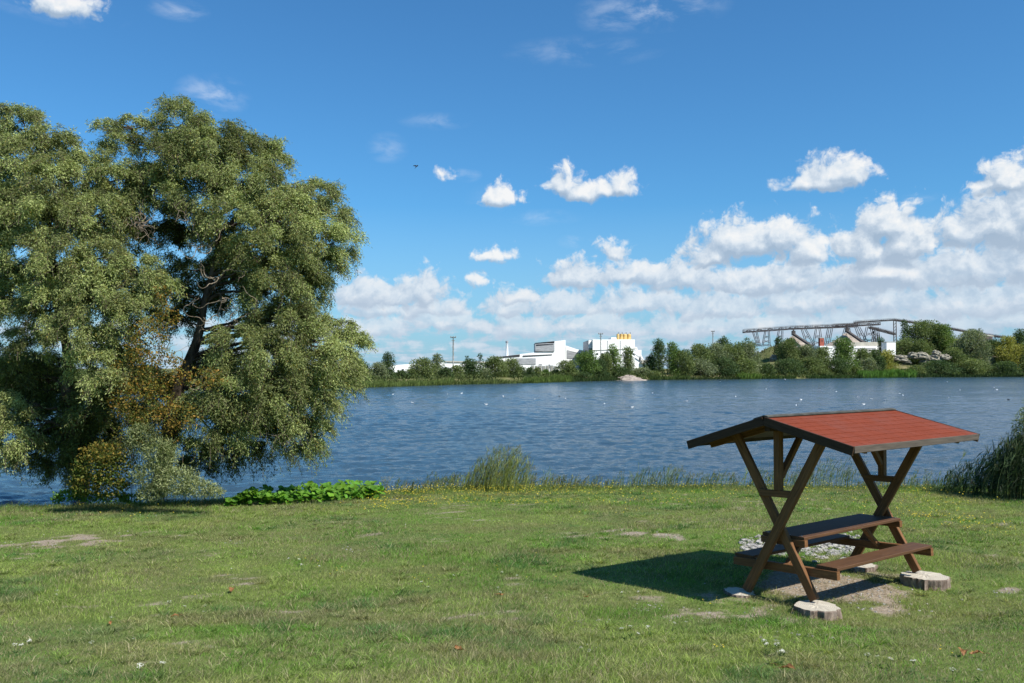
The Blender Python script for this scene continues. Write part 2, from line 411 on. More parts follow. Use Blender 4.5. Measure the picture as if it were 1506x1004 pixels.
for sv in (-1, 1):
    for su in (-1, 1):
        off = sv*LL + su*.0335
        # leg runs from foot on one side to the roof on the other side
        a = T(su*La, off, -.02 if not (sv == -1 and su == -1) else -.04)
        b = T(-su*(Lb+.055), off, LH+.095)
        beam('leg', a, b, .062, .125, up=(1, 0, .2))
    v = sv*LL
    beam('crossbar', T(-.29, v-.001*sv, 1.30), T(.29, v-.001*sv, 1.30), .07, .09, up=(0, 0, 1))
    beam('king_post', T(0, v, 1.347), T(0, v, 2.16), .095, .095, up=(1, 0, 0))
    beam('brace', T(0, v-sv*.05, 1.52), T(0, v-sv*.62, 2.17), .07, .075, up=(1, 0, 0))
    beam('bench_support', T(-.80, v-sv*.105, .315), T(.80, v-sv*.105, .315), .07, .11)
    beam('table_support', T(-.34, v-sv*.105, .665), T(.34, v-sv*.105, .665), .07, .09)
    beam('rafter', T(-.02, v-sv*.105, RH-.10), T(top_e-.08, v-sv*.105, top_he-.075), .07, .09)
    beam('rafter', T(.02, v-sv*.105, RH-.10), T(-top_e+.08, v-sv*.105, top_he-.075), .07, .09)
    beam('brace', T(0, v-sv*.16, .33), T(0, v-sv*.62, .69), .06, .07, up=(1, 0, 0))
beam('ridge_beam', T(0, -RR+.06, RH-.13), T(0, RR-.06, RH-.13), .08, .13, M_wood_dark)
for u0, w in ((-.168, .31), (.168, .31)):
    beam('table_board', T(u0, -1.213, .732), T(u0, 1.213, .732), w, .042, M_top)
for s in (-1, 1):
    o = beam('bench_seat', T(s*.640, -1.204, .393), T(s*.640, 1.204, .393), .30, .042, M_top)
# bolts on the boards
for u0 in (-.26, -.08, .08, .26):
    for v0 in (-1.19+.0, 1.19):
        m = MB(); tube(m, [T(u0, v0*.985, .751), T(u0, v0*.985, .757)], .011, 8); m.build('bolt', surf('bolt steel', lambda g: (.3, .29, .28), .4, .5, None, .8) if 'bolt' not in MATS else MATS['bolt'], shelter)
# roof deck: boards, red shingle covering, barge boards, eave boards
def slope_pt(s, t, v, off=0):       # t: 0 ridge .. 1 eave ; off: above the deck
    n = np.array([s*(RH-top_he), 0, top_e]); n = n/np.linalg.norm(n)
    p = T(s*top_e*t, v, RH + (top_he-RH)*t)
    return p + n*off
def slab(m, s, t0, t1, v0, v1, lo, hi, col=None):
    q = [(t0, v0), (t1, v0), (t1, v1), (t0, v1)]
    if s < 0: q = q[::-1]
    V = [slope_pt(s, t, v, lo) for t, v in q] + [slope_pt(s, t, v, hi) for t, v in q]
    m.add(V, BOXF, col)
def shinglecol(g):
    p = g.coord('Object'); n = g.noise(p, 160, 2, .6); n2 = g.noise(p, 1.6, 5, .65)
    a = g.n('ShaderNodeAttribute', attribute_name='Col').outputs['Color']
    c = g.ramp(n, [(.25, (.130, .024, .009)), (.75, (.230, .048, .019))])
    c = g.mix(1.0, c, a, 'MULTIPLY')
    return g.mix(g.mapr(n2, .45, .75, 0, .55), c, (.17, .065, .05))
M_red = surf('red bitumen shingles', shinglecol, .9, .2, lambda g: g.bump(g.noise(g.coord('Object'), 220, 2, .6), .5, .003))
M_felt = surf('dark roofing felt', two((.045, .046, .04), (.10, .10, .085), 7, 6), .9, .2, lambda g: g.bump(g.noise(g.coord('Object'), 90, 3, .6), .4, .003))
for s in (-1, 1):
    nb = 9
    for k in range(nb):
        m = MB(); slab(m, s, k/nb+.002+(.012 if k == 0 else 0), (k+1)/nb-.004, -RR+.03, RR-.03, -.048, -.022)
        o = m.build('roof_board', M_wood_dark, shelter); build_grain(o, T(0, -RR, 2), T(0, RR, 2))
    m = MB(); rows = 8; tabw = .20
    slab(m, s, .006, .995, -RR+.004, RR-.004, -.020, -.012, (.4, .36, .36))
    for r in range(rows):
        t0, t1 = r/rows, (r+1)/rows
        v = -RR - (tabw/2 if r % 2 else 0)
        while v < RR:
            a, b = max(v+.0025, -RR), min(v+tabw-.0025, RR)
            if b-a > .02:
                h = .5*random.random(); cc = 1 + .10*(random.random()-.5)
                tt = t1 + .008*random.random(); n0 = -.011 - .003; 
                q = [(t0, a), (tt, a), (tt, b), (t0, b)]
                if s < 0: q = q[::-1]
                lo = [slope_pt(s, t, vv, -.0115 + (.0 if t == t0 else .001)) for t, vv in q]
                up = [slope_pt(s, t, vv, -.0085 if t == t0 else -.004+.003*h) for t, vv in q]
                m.add(lo+up, BOXF, (cc, cc, cc))
            v += tabw
    m.build('shingles', M_red, shelter)
    for sv in (-1, 1):
        v = sv*(RR+.016)
        a = slope_pt(s, -.0, v, -.06); b = slope_pt(s, 1.012, v, -.06)
        a[0] = s*.004
        beam('barge_board', a, b, .026, .115, M_wood_dark, bev=.004)
    o = beam('eave_board', slope_pt(s, 1.008, -RR-.002, -.045), slope_pt(s, 1.008, RR+.002, -.045), .024, .085, M_grey, bev=.004)
m = MB()
V = []
for v in np.linspace(-RR-.01, RR+.01, 25):
    w = .004*math.sin(v*9)
    V += [T(-.17, v, RH-.045+.018+w), T(-.155, v, RH-.04+.022+w), T(0, v, RH+.021+w*.5), T(.062, v, RH+.004), T(.06, v, RH-.010), T(0, v, RH+.003), T(-.17, v, RH-.045+.004)]
k = 7; i = np.arange(24)[:, None]*k; j = np.arange(k)[None]; Fq = np.stack([i+j, i+k+j, i+k+(j+1) % k, i+(j+1) % k], -1).reshape(-1, 4)
m.add(V, [Fq, np.array([list(range(k))]), np.array([list(range(24*k, 25*k))[::-1]])]); m.build('ridge_cap', M_felt, shelter)

# stumps under the feet
def stumpmats():
    def topc(g):
        p = g.coord('Object'); r = g.vmath('LENGTH', g.vmath('MULTIPLY', p, (1, 1, 0)))
        w = g.math('SINE', g.math('ADD', g.math('MULTIPLY', r, 260), g.math('MULTIPLY', g.noise(p, 5, 3), 9)))
        c = g.ramp(g.mapr(w, -1, 1, 0, 1), [(0, (.38, .34, .27)), (1, (.50, .455, .37))])
        return g.mix(g.mapr(g.noise(p, 9, 6, .7), .55, .72, 0, .6), c, (.30, .27, .22))
    a = surf('sawn wood', topc, .8, .2, lambda g: g.bump(g.noise(g.coord('Object'), 30, 5, .7), .4, .006))
    b = surf('stump bark', two((.09, .06, .045), (.34, .27, .22), 16, 6, .3, .7, (1, 1, .35)), .95, .1,
             lambda g: g.bump(g.noise(g.coord('Object', (1, 1, .3)), 26, 5, .7), .8, .02))
    return a, b
M_sawn, M_sbark = stumpmats()
def stump(loc, r, h, tilt, label, seed):
    rr = np.random.default_rng(seed); root = empty('tree_stump', loc); root.rotation_euler = (tilt[0], tilt[1], seed)
    n = 44; a = np.arange(n)*2*np.pi/n
    rad = r*(1 + .045*np.sin(2*a+seed)+.035*np.sin(3*a+1)+.02*np.sin(7*a)) + .012*rr.normal(size=n)
    rings = []
    for k, (z, f) in enumerate([(-h-.12, 1.08), (-h, 1.05), (-h*.5, 1.0), (-.012, 1.0), (0, .975)]):
        groove = 1 - .05*(rr.random(n) < .22)
        q = rad*f*(groove if k < 4 else 1)
        rings.append(np.stack([q*np.cos(a), q*np.sin(a), np.full(n, z)], 1))
    m = MB(); i = np.arange(4)[:, None]*n; j = np.arange(n)[None]; Fq = np.stack([i+j, i+(j+1) % n, i+n+(j+1) % n, i+n+j], -1).reshape(-1, 4)
    m.add(np.concatenate(rings), Fq); m.build('bark', M_sbark, root)
    q = rad*.97; m = MB(); V = [np.stack([q*f*np.cos(a), q*f*np.sin(a), np.full(n, .001)+.006*(1-f)+.003*rr.normal(size=n)*(f < 1)], 1) for f in (1, .7, .4, .15)]
    V = np.concatenate(V); i = np.arange(3)[:, None]*n; Fq = np.stack([i+j, i+(j+1) % n, i+n+(j+1) % n, i+n+j], -1).reshape(-1, 4)
    m.add(V, [Fq, np.array([list(range(3*n, 4*n))])]); m.build('sawn_top', M_sawn, root)
    tag(root, label, 'tree stump', 'sawn tree stumps under the table feet')
def tw(u, v):
    p = T(u, v, 0); c, s = math.cos(TYAW), math.sin(TYAW)
    return np.array([TX+p[0]*c-p[1]*s, TY+p[0]*s+p[1]*c, p[2]])
def stump_at(u, v, r, dirv, dz, *a):
    p = tw(u, v); p[:2] += np.array(dirv); p[2] += dz; stump(p, r, *a)
stump_at(La, -LL, .285, (.0, -.13), -.055, .15, (0, .01), 'round tree stump with pale sawn top under the table leg nearest the camera', 1)
stump_at(-La, -LL, .205, (-.13, -.05), -.05, .12, (.03, -.05), 'small pale stump sunk in grass beside the roof shadow', 2)
stump_at(La, LL, .315, (.08, -.10), -.05, .20, (0, 0), 'thickest tree stump with furrowed bark under the right rear table leg', 3)
stump_at(-La, LL, .28, (.05, .02), -.05, .20, (0, 0), 'shaded tree stump behind the front bench under the left rear leg', 4)

# ------------------------------------------------------------------ big willows
def willow_crown(lobes, dens, leafL, leafW, cols, seed, leaves_per=24, droop=.72):
    r = np.random.default_rng(seed); m = MB(); tw_ = MB()
    for (c, rad, f, tone) in lobes:
        n = int(dens*f*(rad[0]*rad[2])**1.0)+4
        d = unit(r.normal(size=(n, 3))*np.array([1, 1, .8])+np.array([0, 0, .25]))
        rr = r.uniform(.3, 1.0, (n, 1))**.5*np.where(r.random((n, 1)) < .14, r.uniform(1.0, 1.28, (n, 1)), 1)
        # clustered: pull directions towards a few sprays
        k = 9 + int(6*rad[0]); cen = unit(r.normal(size=(k, 3))+np.array([0, 0, .3])); cs = r.uniform(.75, 1.18, k)
        pick = np.argmax(d @ cen.T + r.normal(0, .05, (n, k)), 1)
        d = unit(d*.65 + cen[pick]*.6); rr = rr*cs[pick][:, None]
        S0 = np.array(c) + d*np.array(rad)*rr
        L = (r.uniform(.35, 1.0, n)+np.where(r.random(n) < .15, r.uniform(.2, .6, n), 0))*.56*(.6+.6*rad[2])
        ini = unit(d*np.array([1, 1, .7]) + np.array([.15, 0, .40]) + r.normal(0, .3, (n, 3)))
        ph = r.uniform(0, 6.28, n); sprayb = r.uniform(.62, 1.3, k)[pick]
        tt = np.linspace(.05, 1, leaves_per)[None, :, None]
        Pn = S0[:, None] + ini[:, None]*(L[:, None, None]*tt*.62) + np.array([0, 0, -1.])*(L[:, None, None]*tt**1.7*droop)
        curl = np.stack([np.sin(tt[..., 0]*9+ph[:, None]), np.cos(tt[..., 0]*7+ph[:, None]), 0*tt[..., 0]+0*ph[:, None]], -1)*.045
        Pn = Pn + curl
        tang = np.gradient(Pn, axis=1)
        # twig strands
        idx = [0, leaves_per//3, 2*leaves_per//3, leaves_per-1]; Q = Pn[:, idx]; sd = unit(np.cross(Q[:, 3]-Q[:, 0]+1e-3, r.normal(size=(n, 3))))*.004
        V = np.concatenate([Q-sd[:, None], Q+sd[:, None]], 1).reshape(-1, 3); b = np.arange(n)[:, None]*8
        tw_.add(V, [b+np.array([[0, 1, 5, 4]]), b+np.array([[1, 2, 6, 5]]), b+np.array([[2, 3, 7, 6]])], (1, 1, 1))
        P = Pn.reshape(-1, 3); Tn = unit(tang.reshape(-1, 3)); N = len(P)
        P = P + r.normal(0, .028, (N, 3))
        D = unit(Tn*.7 + r.normal(0, .55, (N, 3)) + np.array([0, 0, -.25]))
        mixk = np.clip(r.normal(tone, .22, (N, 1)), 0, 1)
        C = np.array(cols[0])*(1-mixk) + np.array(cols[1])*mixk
        C = C*np.repeat(sprayb, leaves_per)[:, None]
        y = (r.random((N, 1)) < .035); C = np.where(y, np.array([.26, .22, .05]), C)
        leafquads(m, P, D, leafL*r.uniform(.7, 1.2, N), leafW*r.uniform(.8, 1.2, N), C)
    return m, tw_
def limb(m, a, b, r0, r1, wig, n=9, seed=0, sides=7, sag=0.0):
    r = np.random.default_rng(seed); t = np.linspace(0, 1, n)[:, None]
    P = np.array(a)*(1-t)+np.array(b)*t + wig*np.cumsum(r.normal(0, .4, (n, 3)), 0)*np.sin(t*np.pi)**.5
    P[:, 2] += sag*np.sin(t[:, 0]*np.pi)
    P[0] = a; P[-1] = b
    tube(m, P, r0*(1-t[:, 0])+r1*t[:, 0], sides); return P
def lobe_list(spec, D0, back=.6):
    out = []
    for (px, py, rx, ry, off, tone) in spec:
        d = D0+off; c = at(px, py, d); s = d/F_PX*.93
        out.append((c, (rx*s, (rx+ry)*.5*s, ry*s), 1.0, tone))
    return out
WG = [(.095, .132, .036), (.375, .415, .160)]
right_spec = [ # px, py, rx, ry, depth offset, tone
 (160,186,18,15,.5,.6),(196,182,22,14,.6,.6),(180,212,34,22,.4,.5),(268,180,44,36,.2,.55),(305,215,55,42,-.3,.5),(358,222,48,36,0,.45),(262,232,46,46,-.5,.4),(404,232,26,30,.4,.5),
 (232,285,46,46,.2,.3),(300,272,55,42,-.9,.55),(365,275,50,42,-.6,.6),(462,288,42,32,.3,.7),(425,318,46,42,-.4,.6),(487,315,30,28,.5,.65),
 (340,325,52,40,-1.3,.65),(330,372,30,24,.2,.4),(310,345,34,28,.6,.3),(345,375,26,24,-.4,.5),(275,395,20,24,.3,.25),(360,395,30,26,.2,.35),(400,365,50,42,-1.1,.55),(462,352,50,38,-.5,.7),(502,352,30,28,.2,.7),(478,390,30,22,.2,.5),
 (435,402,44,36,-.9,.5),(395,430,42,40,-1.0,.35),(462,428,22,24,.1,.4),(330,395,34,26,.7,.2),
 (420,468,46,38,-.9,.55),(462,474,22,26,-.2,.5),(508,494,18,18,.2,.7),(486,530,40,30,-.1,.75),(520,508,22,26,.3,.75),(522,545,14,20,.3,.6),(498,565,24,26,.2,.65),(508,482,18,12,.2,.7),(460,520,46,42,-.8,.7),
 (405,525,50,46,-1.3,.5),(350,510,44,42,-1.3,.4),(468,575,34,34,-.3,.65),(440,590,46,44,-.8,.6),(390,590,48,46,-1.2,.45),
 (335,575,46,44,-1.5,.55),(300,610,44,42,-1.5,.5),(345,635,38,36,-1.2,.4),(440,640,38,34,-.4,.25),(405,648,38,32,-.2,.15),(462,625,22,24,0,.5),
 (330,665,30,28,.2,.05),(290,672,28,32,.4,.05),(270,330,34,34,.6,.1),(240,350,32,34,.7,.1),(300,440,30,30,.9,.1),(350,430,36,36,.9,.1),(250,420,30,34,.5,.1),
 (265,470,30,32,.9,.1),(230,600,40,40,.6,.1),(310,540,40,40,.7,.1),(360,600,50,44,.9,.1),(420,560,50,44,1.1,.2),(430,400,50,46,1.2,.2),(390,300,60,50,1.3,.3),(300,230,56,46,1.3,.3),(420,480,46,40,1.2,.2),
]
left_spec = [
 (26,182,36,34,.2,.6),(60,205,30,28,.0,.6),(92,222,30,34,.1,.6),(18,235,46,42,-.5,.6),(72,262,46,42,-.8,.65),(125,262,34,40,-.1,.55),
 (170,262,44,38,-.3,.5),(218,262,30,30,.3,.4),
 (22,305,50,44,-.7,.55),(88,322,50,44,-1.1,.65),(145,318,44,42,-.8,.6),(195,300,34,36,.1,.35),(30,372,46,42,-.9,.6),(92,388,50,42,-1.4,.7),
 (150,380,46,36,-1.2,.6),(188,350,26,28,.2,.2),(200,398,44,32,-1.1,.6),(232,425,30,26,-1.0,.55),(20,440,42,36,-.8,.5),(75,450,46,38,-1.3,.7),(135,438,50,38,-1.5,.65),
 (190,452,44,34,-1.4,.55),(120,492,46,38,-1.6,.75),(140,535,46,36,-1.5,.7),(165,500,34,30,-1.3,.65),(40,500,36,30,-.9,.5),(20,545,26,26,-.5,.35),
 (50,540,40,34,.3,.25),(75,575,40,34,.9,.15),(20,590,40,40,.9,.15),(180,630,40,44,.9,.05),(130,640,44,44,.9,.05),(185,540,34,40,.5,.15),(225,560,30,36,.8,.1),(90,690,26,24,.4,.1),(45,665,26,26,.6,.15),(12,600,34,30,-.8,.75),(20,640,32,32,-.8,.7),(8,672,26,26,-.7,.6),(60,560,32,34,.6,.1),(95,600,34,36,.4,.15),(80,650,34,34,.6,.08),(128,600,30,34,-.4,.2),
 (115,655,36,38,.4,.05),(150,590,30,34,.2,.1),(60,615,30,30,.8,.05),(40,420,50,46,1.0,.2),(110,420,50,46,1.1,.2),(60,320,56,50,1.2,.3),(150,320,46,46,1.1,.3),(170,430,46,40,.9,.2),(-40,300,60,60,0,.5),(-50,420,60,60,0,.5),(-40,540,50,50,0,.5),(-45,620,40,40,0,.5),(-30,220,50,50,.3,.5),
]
def dead_twigs(starts, n, L, seed, width, root):
    r = np.random.default_rng(seed)
    for k in range(n):
        m = MB(); p = np.array(starts[k % len(starts)], float) + r.normal(0, .05, 3)
        d = unit(r.normal(size=3)*np.array([1, .7, .9])); pts = [p.copy()]
        ph = r.uniform(0, 6.28); nn = int(L*r.uniform(.6, 1.4)/.055); f = r.uniform(.6, 1.1)
        for q in range(nn):
            d = unit(d + r.normal(0, .22, 3) + .42*np.array([math.sin(q*f+ph), .4*math.cos(q*f*.8+ph), math.cos(q*f+ph)])*.9 + np.array([0, 0, .02]))
            p = p + d*.055; pts.append(p.copy())
            if q > 4 and r.random() < .10:
                p2 = p.copy(); d2 = unit(d+r.normal(0, .8, 3)); b = [p2.copy()]
                for z in range(int(nn*.4)):
                    d2 = unit(d2+r.normal(0, .35, 3)); p2 = p2+d2*.045; b.append(p2.copy())
                if len(b) > 2: tube(m, b, np.linspace(width*.5, width*.2, len(b)), 4)
        if len(pts) > 2: tube(m, pts, np.linspace(width*r.uniform(.8, 1.5), width*.3, len(pts)), 5)
        if m.n: m.build('bare_branch', M_pale, root)
def willow(name, spec, D0, trunk_px, label, seed, leafdens, dead):
    base = hit(trunk_px[0][0], trunk_px[0][1]); D0 = base[1]+.2 if D0 is None else D0
    root = empty(name, tuple(base)); inv = -np.array(base)
    lobes = lobe_list(spec, D0)
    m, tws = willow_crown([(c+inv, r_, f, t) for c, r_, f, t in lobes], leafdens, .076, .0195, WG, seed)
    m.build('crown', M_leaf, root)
    tws.build('twigs', M_bark, root)
    tm = MB(); tp = [base - np.array([0, 0, .2])] + [at(px, py, D0+o) for px, py, o in trunk_px[1:]]
    tp = np.array(tp); t = np.linspace(0, len(tp)-1, 26); P = np.stack([np.interp(t, np.arange(len(tp)), tp[:, k]) for k in range(3)], 1)
    P += np.stack([.05*np.sin(t*3.1), .05*np.cos(t*2.3), 0*t], 1)
    rad = np.interp(t, [0, .35, 1, 3, len(tp)-1], [.40, .27, .21, .09, .03])
    tube(tm, P+inv, rad, 12)
    for k, (c, r_, f, tn) in enumerate(lobes):
        cands = P[5:]; cost = np.linalg.norm(cands-c, axis=1) + 1.2*np.maximum(0, cands[:, 2]-c[2]+.2)
        q = int(np.argmin(cost)); a = cands[q]
        d_ = np.linalg.norm(c-a)
        pts = limb(tm, a+inv, c+inv, min(.055, .016+.012*d_)*(1 if q < 14 else .7), .010, .17, 11, seed*100+k, 6, sag=.09*d_)
        for z in range(4):
            e = c + unit(np.random.default_rng(k*7+z).normal(size=3))*np.array(r_)*.8
            limb(tm, pts[6], e+inv, .014, .004, .05, 6, k*9+z, 4)
    tm.build('trunk', M_bark, root, smooth=True)
    if dead:
        for q, (starts, n, L, w, s) in enumerate(dead):
            dead_twigs([at(px, py, D0+o)+inv for px, py, o in starts], n, L, s, w, root)
    tag(root, label, 'tree')
    return root
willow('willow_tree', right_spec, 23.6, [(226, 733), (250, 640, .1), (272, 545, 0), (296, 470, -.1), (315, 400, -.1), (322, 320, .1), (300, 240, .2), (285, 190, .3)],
       'tall twisted willow with bare pale curly branches showing, right of the two big willows', 5, 980,
       [([(318, 410, -1.5), (300, 360, -1.5), (330, 440, -1.5), (285, 330, -1.3)], 18, 1.1, .010, 3), ([(345, 470, -1.7), (380, 440, -1.6), (310, 470, -1.7)], 14, .9, .008, 4), ([(245, 520, -1.6), (250, 500, -1.5)], 7, 1.0, .011, 6), ([(300, 560, -2.0), (400, 640, -1.4)], 8, .8, .007, 8)])
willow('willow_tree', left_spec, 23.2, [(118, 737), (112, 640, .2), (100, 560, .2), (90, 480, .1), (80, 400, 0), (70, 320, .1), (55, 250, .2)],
       'big dense green willow cut off by the left edge of the photo', 11, 980,
       [([(190, 320, -.7), (205, 330, -.7)], 26, .8, .008, 13), ([(45, 480, -1.3)], 3, .6, .006, 15)])

# climbers, sprouts and low plants under the willows
def leafy(name, spec, D0, cols, L, W, dens, label, cat, seed, stem=True, mat=None, ground_px=None, shell=.5, group=None):
    r = np.random.default_rng(seed)
    base = hit(*ground_px); root = empty(name, tuple(base)); inv = -base; m = MB(); sm_ = MB()
    for (px, py, rx, ry, off, tone) in spec:
        d = D0+off; c = at(px, py, d)+inv; s = d/F_PX; rad = np.array([rx*s, (rx+ry)*.4*s, ry*s])
        n = int(dens*rad[0]*rad[2]*3)+5
        k = 8; cen = unit(r.normal(size=(k, 3))+np.array([0, 0, .3])); pick = r.integers(0, k, n)
        dd = unit(r.normal(size=(n, 3)) + cen[pick]*.8); rr = r.uniform(shell, 1.05, (n, 1))
        P = c + dd*rad*rr; br = r.uniform(.8, 1.2, k)[pick][:, None]
        tn = np.clip(r.normal(tone, .3, (n, 1)), 0, 1); C = (np.array(cols[0])*(1-tn)+np.array(cols[1])*tn)*br
        D = unit(dd*.6 + r.normal(0, .6, (n, 3)))
        leafquads(m, P, D, L*r.uniform(.6, 1.3, n), W*r.uniform(.7, 1.3, n), C*r.uniform(.7, 1.2, (n, 1)), .4)
        if stem:
            for q in range(3):
                sm_ = MB()
                e = c + unit(r.normal(size=3))*rad*.85
                b0 = np.array([c[0]*.6+r.normal(0, .06), c[1]*.6, 0]) if q < 3 else c
                limb(sm_, b0, e, .008, .003, .05, 6, seed+q, 4); sm_.build('stem', M_bark, root)
    m.build('foliage', mat or M_leaf, root)
    return tag(root, label, cat, group)
RUST = [(.11, .15, .028), (.30, .16, .035)]
leafy('climbing_vine', [(218,505,34,36,0,.55),(238,545,36,30,.1,.5),(190,548,30,28,.1,.5),(215,590,44,32,0,.45),(180,590,26,26,.2,.5),(262,610,34,20,-.3,.6),(250,640,26,22,0,.4),(200,635,34,28,.2,.3),(300,555,34,16,-.3,.5),(245,465,22,20,.2,.5),(240,430,16,12,.2,.6)],
      21.6, RUST, .06, .042, 900, 'tangled climbing vine with rust orange and olive leaves between the two willows', 'vine', 31, ground_px=(205, 735))
leafy('rusty_shrub', [(152,666,34,16,-.1,.45),(140,690,34,24,0,.15),(168,695,34,26,0,.1),(125,710,24,20,0,.15),(160,715,30,16,0,.2)], 21.4, [(.07, .11, .022), (.30, .20, .04)], .065, .045, 2000,
      'round low shrub with rust tinted top at the foot of the left willow', 'shrub', 32, ground_px=(150, 738))
leafy('willow_sprout', [(235,668,28,24,0,.6),(228,700,32,26,-.1,.6),(262,708,34,22,-.2,.75),(290,718,30,13,-.2,.75),(312,724,18,8,-.2,.8),(225,725,24,12,-.2,.6),(210,645,26,22,.1,.5)], 21.3, [(.12, .155, .05), (.30, .33, .16)], .08, .02, 4200,
      'grey green willow sprout spreading over the grass at the willow foot', 'shrub', 33, ground_px=(255, 738))
leafy('nettle_patch', [(100,728,22,8,0,.7),(130,730,22,8,0,.6),(165,732,24,7,0,.7),(195,733,20,6,0,.6),(85,735,10,4,0,.5)], 21.7, [(.05, .12, .02), (.14, .26, .035)], .06, .045, 2600,
      'bright green nettle patch along the ground in front of the left willow', 'weeds', 34, stem=False, ground_px=(140, 739))
# broad-leaved plants beside the willow: stalked, cupped, lobed leaves
def broadleaf():
    r = np.random.default_rng(55); base = hit(450, 728); root = empty('broad_leaf_plants', tuple(base)); m = MB(); st = MB()
    top = [(335, 722, 8), (350, 712, 16), (375, 700, 27), (400, 712, 22), (430, 708, 28), (450, 700, 34), (480, 706, 26), (510, 703, 28), (540, 706, 24), (556, 708, 16)]
    tx = np.array([a[0] for a in top]); ty = np.array([a[1] for a in top])
    for k in range(900):
        px = r.uniform(336, 560); g0 = hit(px, 725+r.uniform(-9, 9)); yy_ = min(g0[1], float(np.interp(g0[0], SX, SY))-.25); xx_ = g0[0]*yy_/g0[1]; g0 = G3(xx_, yy_); dd = g0[1]
        hmax = max(.1, (732-np.interp(px, tx, ty))/F_PX*dd); h = hmax*r.uniform(.15, .72)
        c = g0 + np.array([r.normal(0, .06), r.normal(0, .1), h]) - base
        R0 = r.uniform(.045, .10); nrm = unit(np.array([r.normal(.15, .45), r.normal(-.35, .4), 1.0])); s, _, t = frame_from(nrm, (0, 1, 0.01))
        n = 11; a = np.arange(n)*2*np.pi/n; ph = r.uniform(0, 6.28); q = R0*(1+.16*np.cos(5*a)+.05*r.normal(size=n))
        q[0] *= .55
        V = [c - nrm*R0*.22] + [c + (s*np.cos(x+ph)+t*np.sin(x+ph))*w + nrm*(R0*.05*r.normal()) for x, w in zip(a, q)]
        col = np.array([.085, .22, .024])*(1-.0)*r.uniform(.7, 1.3)+np.array([.05, .04, .0])*r.random()
        m.add(V, np.array([[0, 1+i_, 1+(i_+1) % n] for i_ in range(n)]), col)
        if k % 3 == 0: tube(st, [g0-base+np.array([r.normal(0, .03), 0, -.02]), c-nrm*R0*.2], .005, 4, (.1, .16, .04))
    m.build('leaves', M_grass, root); st.build('stem', M_grass, root)
    tag(root, 'bright green patch of broad lobed leaves beside the willow on the shore', 'plants')
broadleaf()

# ------------------------------------------------------------------ reeds and weeds on the near shore
def reeds(name, spots, label, cat, seed, lean=(.35, 0), cols=((.08, .12, .03), (.20, .23, .08)), kind=None, leaves=8, lw=.018, seedhead=.25, group=None):
    r = np.random.default_rng(seed); base = None; m = MB(); stems = MB()
    for (x0, y0, sx, sy, n, h0, h1) in spots:
        for k in range(n):
            x = x0 + r.normal(0, sx); y = y0 + r.normal(0, sy); b = G3(x, y)
            if base is None: base = G3(spots[0][0], spots[0][1])
            h = r.uniform(h0, h1)*math.exp(-.35*((x-x0)/(sx*1.6+1e-6))**2); l = np.array([lean[0]+r.normal(0, .10), lean[1]+r.normal(0, .10), 0])
            t = np.linspace(0, 1, 6)[:, None]; P = b - base + np.array([0, 0, h])*t + l*h*t**2*.8
            P[:, 2] -= .12*h*t[:, 0]**3
            c0 = np.array(cols[0])*(1-r.random())+np.array(cols[1])*r.random()
            sd = np.array([.0035, 0, 0]); V = np.concatenate([P-sd, P+sd]); n6 = 6
            stems.add(V, np.array([[i_, i_+1, i_+1+n6, i_+n6] for i_ in range(5)]), c0*1.1)
            tl = r.uniform(.1, 1, leaves); Pl = np.stack([np.interp(tl, t[:, 0], P[:, q]) for q in range(3)], 1)
            a = r.uniform(0, 6.28, leaves); D = unit(np.stack([np.cos(a)*.5+lean[0]*1.2, np.sin(a)*.5, r.uniform(.5, 1.2, leaves)], 1))
            H = h*r.uniform(.16, .34, leaves); W = np.full(leaves, lw)*r.uniform(.6, 1.2, leaves)
            bend = np.stack([np.full(leaves, lean[0]*.6)+np.cos(a)*.2, np.sin(a)*.2, -r.uniform(.1, .5, leaves)], 1)
            blades(m, Pl, D, H, W, bend, np.tile(c0, (leaves, 1))*r.uniform(.8, 1.25, (leaves, 1)))
            if r.random() < seedhead:
                tp = P[-1]; q = 9; leafquads(m, tp + r.normal(0, .012, (q, 3)) - np.outer(np.linspace(0, .10, q), [0, 0, 1]), unit(r.normal(0, .4, (q, 3))+np.array([.4, 0, .7])), .06, .012, np.tile([.20, .17, .08], (q, 1)))
    if kind == 'stuff':
        m.v += stems.v; m.f += [f+m.n for f in stems.f]; m.c += stems.c; m.n += stems.n
        o = m.build(name, M_grass); o.location = base; return tag(o, label, cat, group, kind)
    root = empty(name, tuple(base)); m.build('leaves', M_grass, root)['kind'] = 'stuff'; stems.build('stems', M_grass, root)['kind'] = 'stuff'
    return tag(root, label, cat, group, kind)
def gxy(px, d): return (px-CX)/F_PX*d
reeds('reed_clump', [(gxy(728, 27), 27.0, .45, .3, 150, .9, 1.6), (gxy(728, 27), 26.9, .95, .3, 130, .3, .65), (gxy(706, 27), 27.1, .25, .25, 40, .7, 1.15), (gxy(752, 27), 27.0, .32, .25, 55, .7, 1.35)],
      'tall wind bent clump of green reeds at the middle of the shore', 'reeds', 61, lean=(.30, 0), cols=((.10, .14, .03), (.28, .29, .08)), lw=.013, leaves=6, seedhead=.6)
reeds('reed_clump', [(gxy(655, 26.8), 26.9, .55, .3, 45, .3, .7)], 'thin low reeds just left of the tall middle reed clump', 'reeds', 62, lean=(.3, 0), leaves=6)
reeds('reed_clump', [(gxy(830, 27), 27.2, .6, .3, 50, .25, .5)], 'sparse pale grass stems just right of the tall middle reed clump', 'reeds', 63, lean=(.25, 0), leaves=5, cols=((.09, .11, .04), (.22, .22, .10)))
ws = []
rw = np.random.default_rng(64)
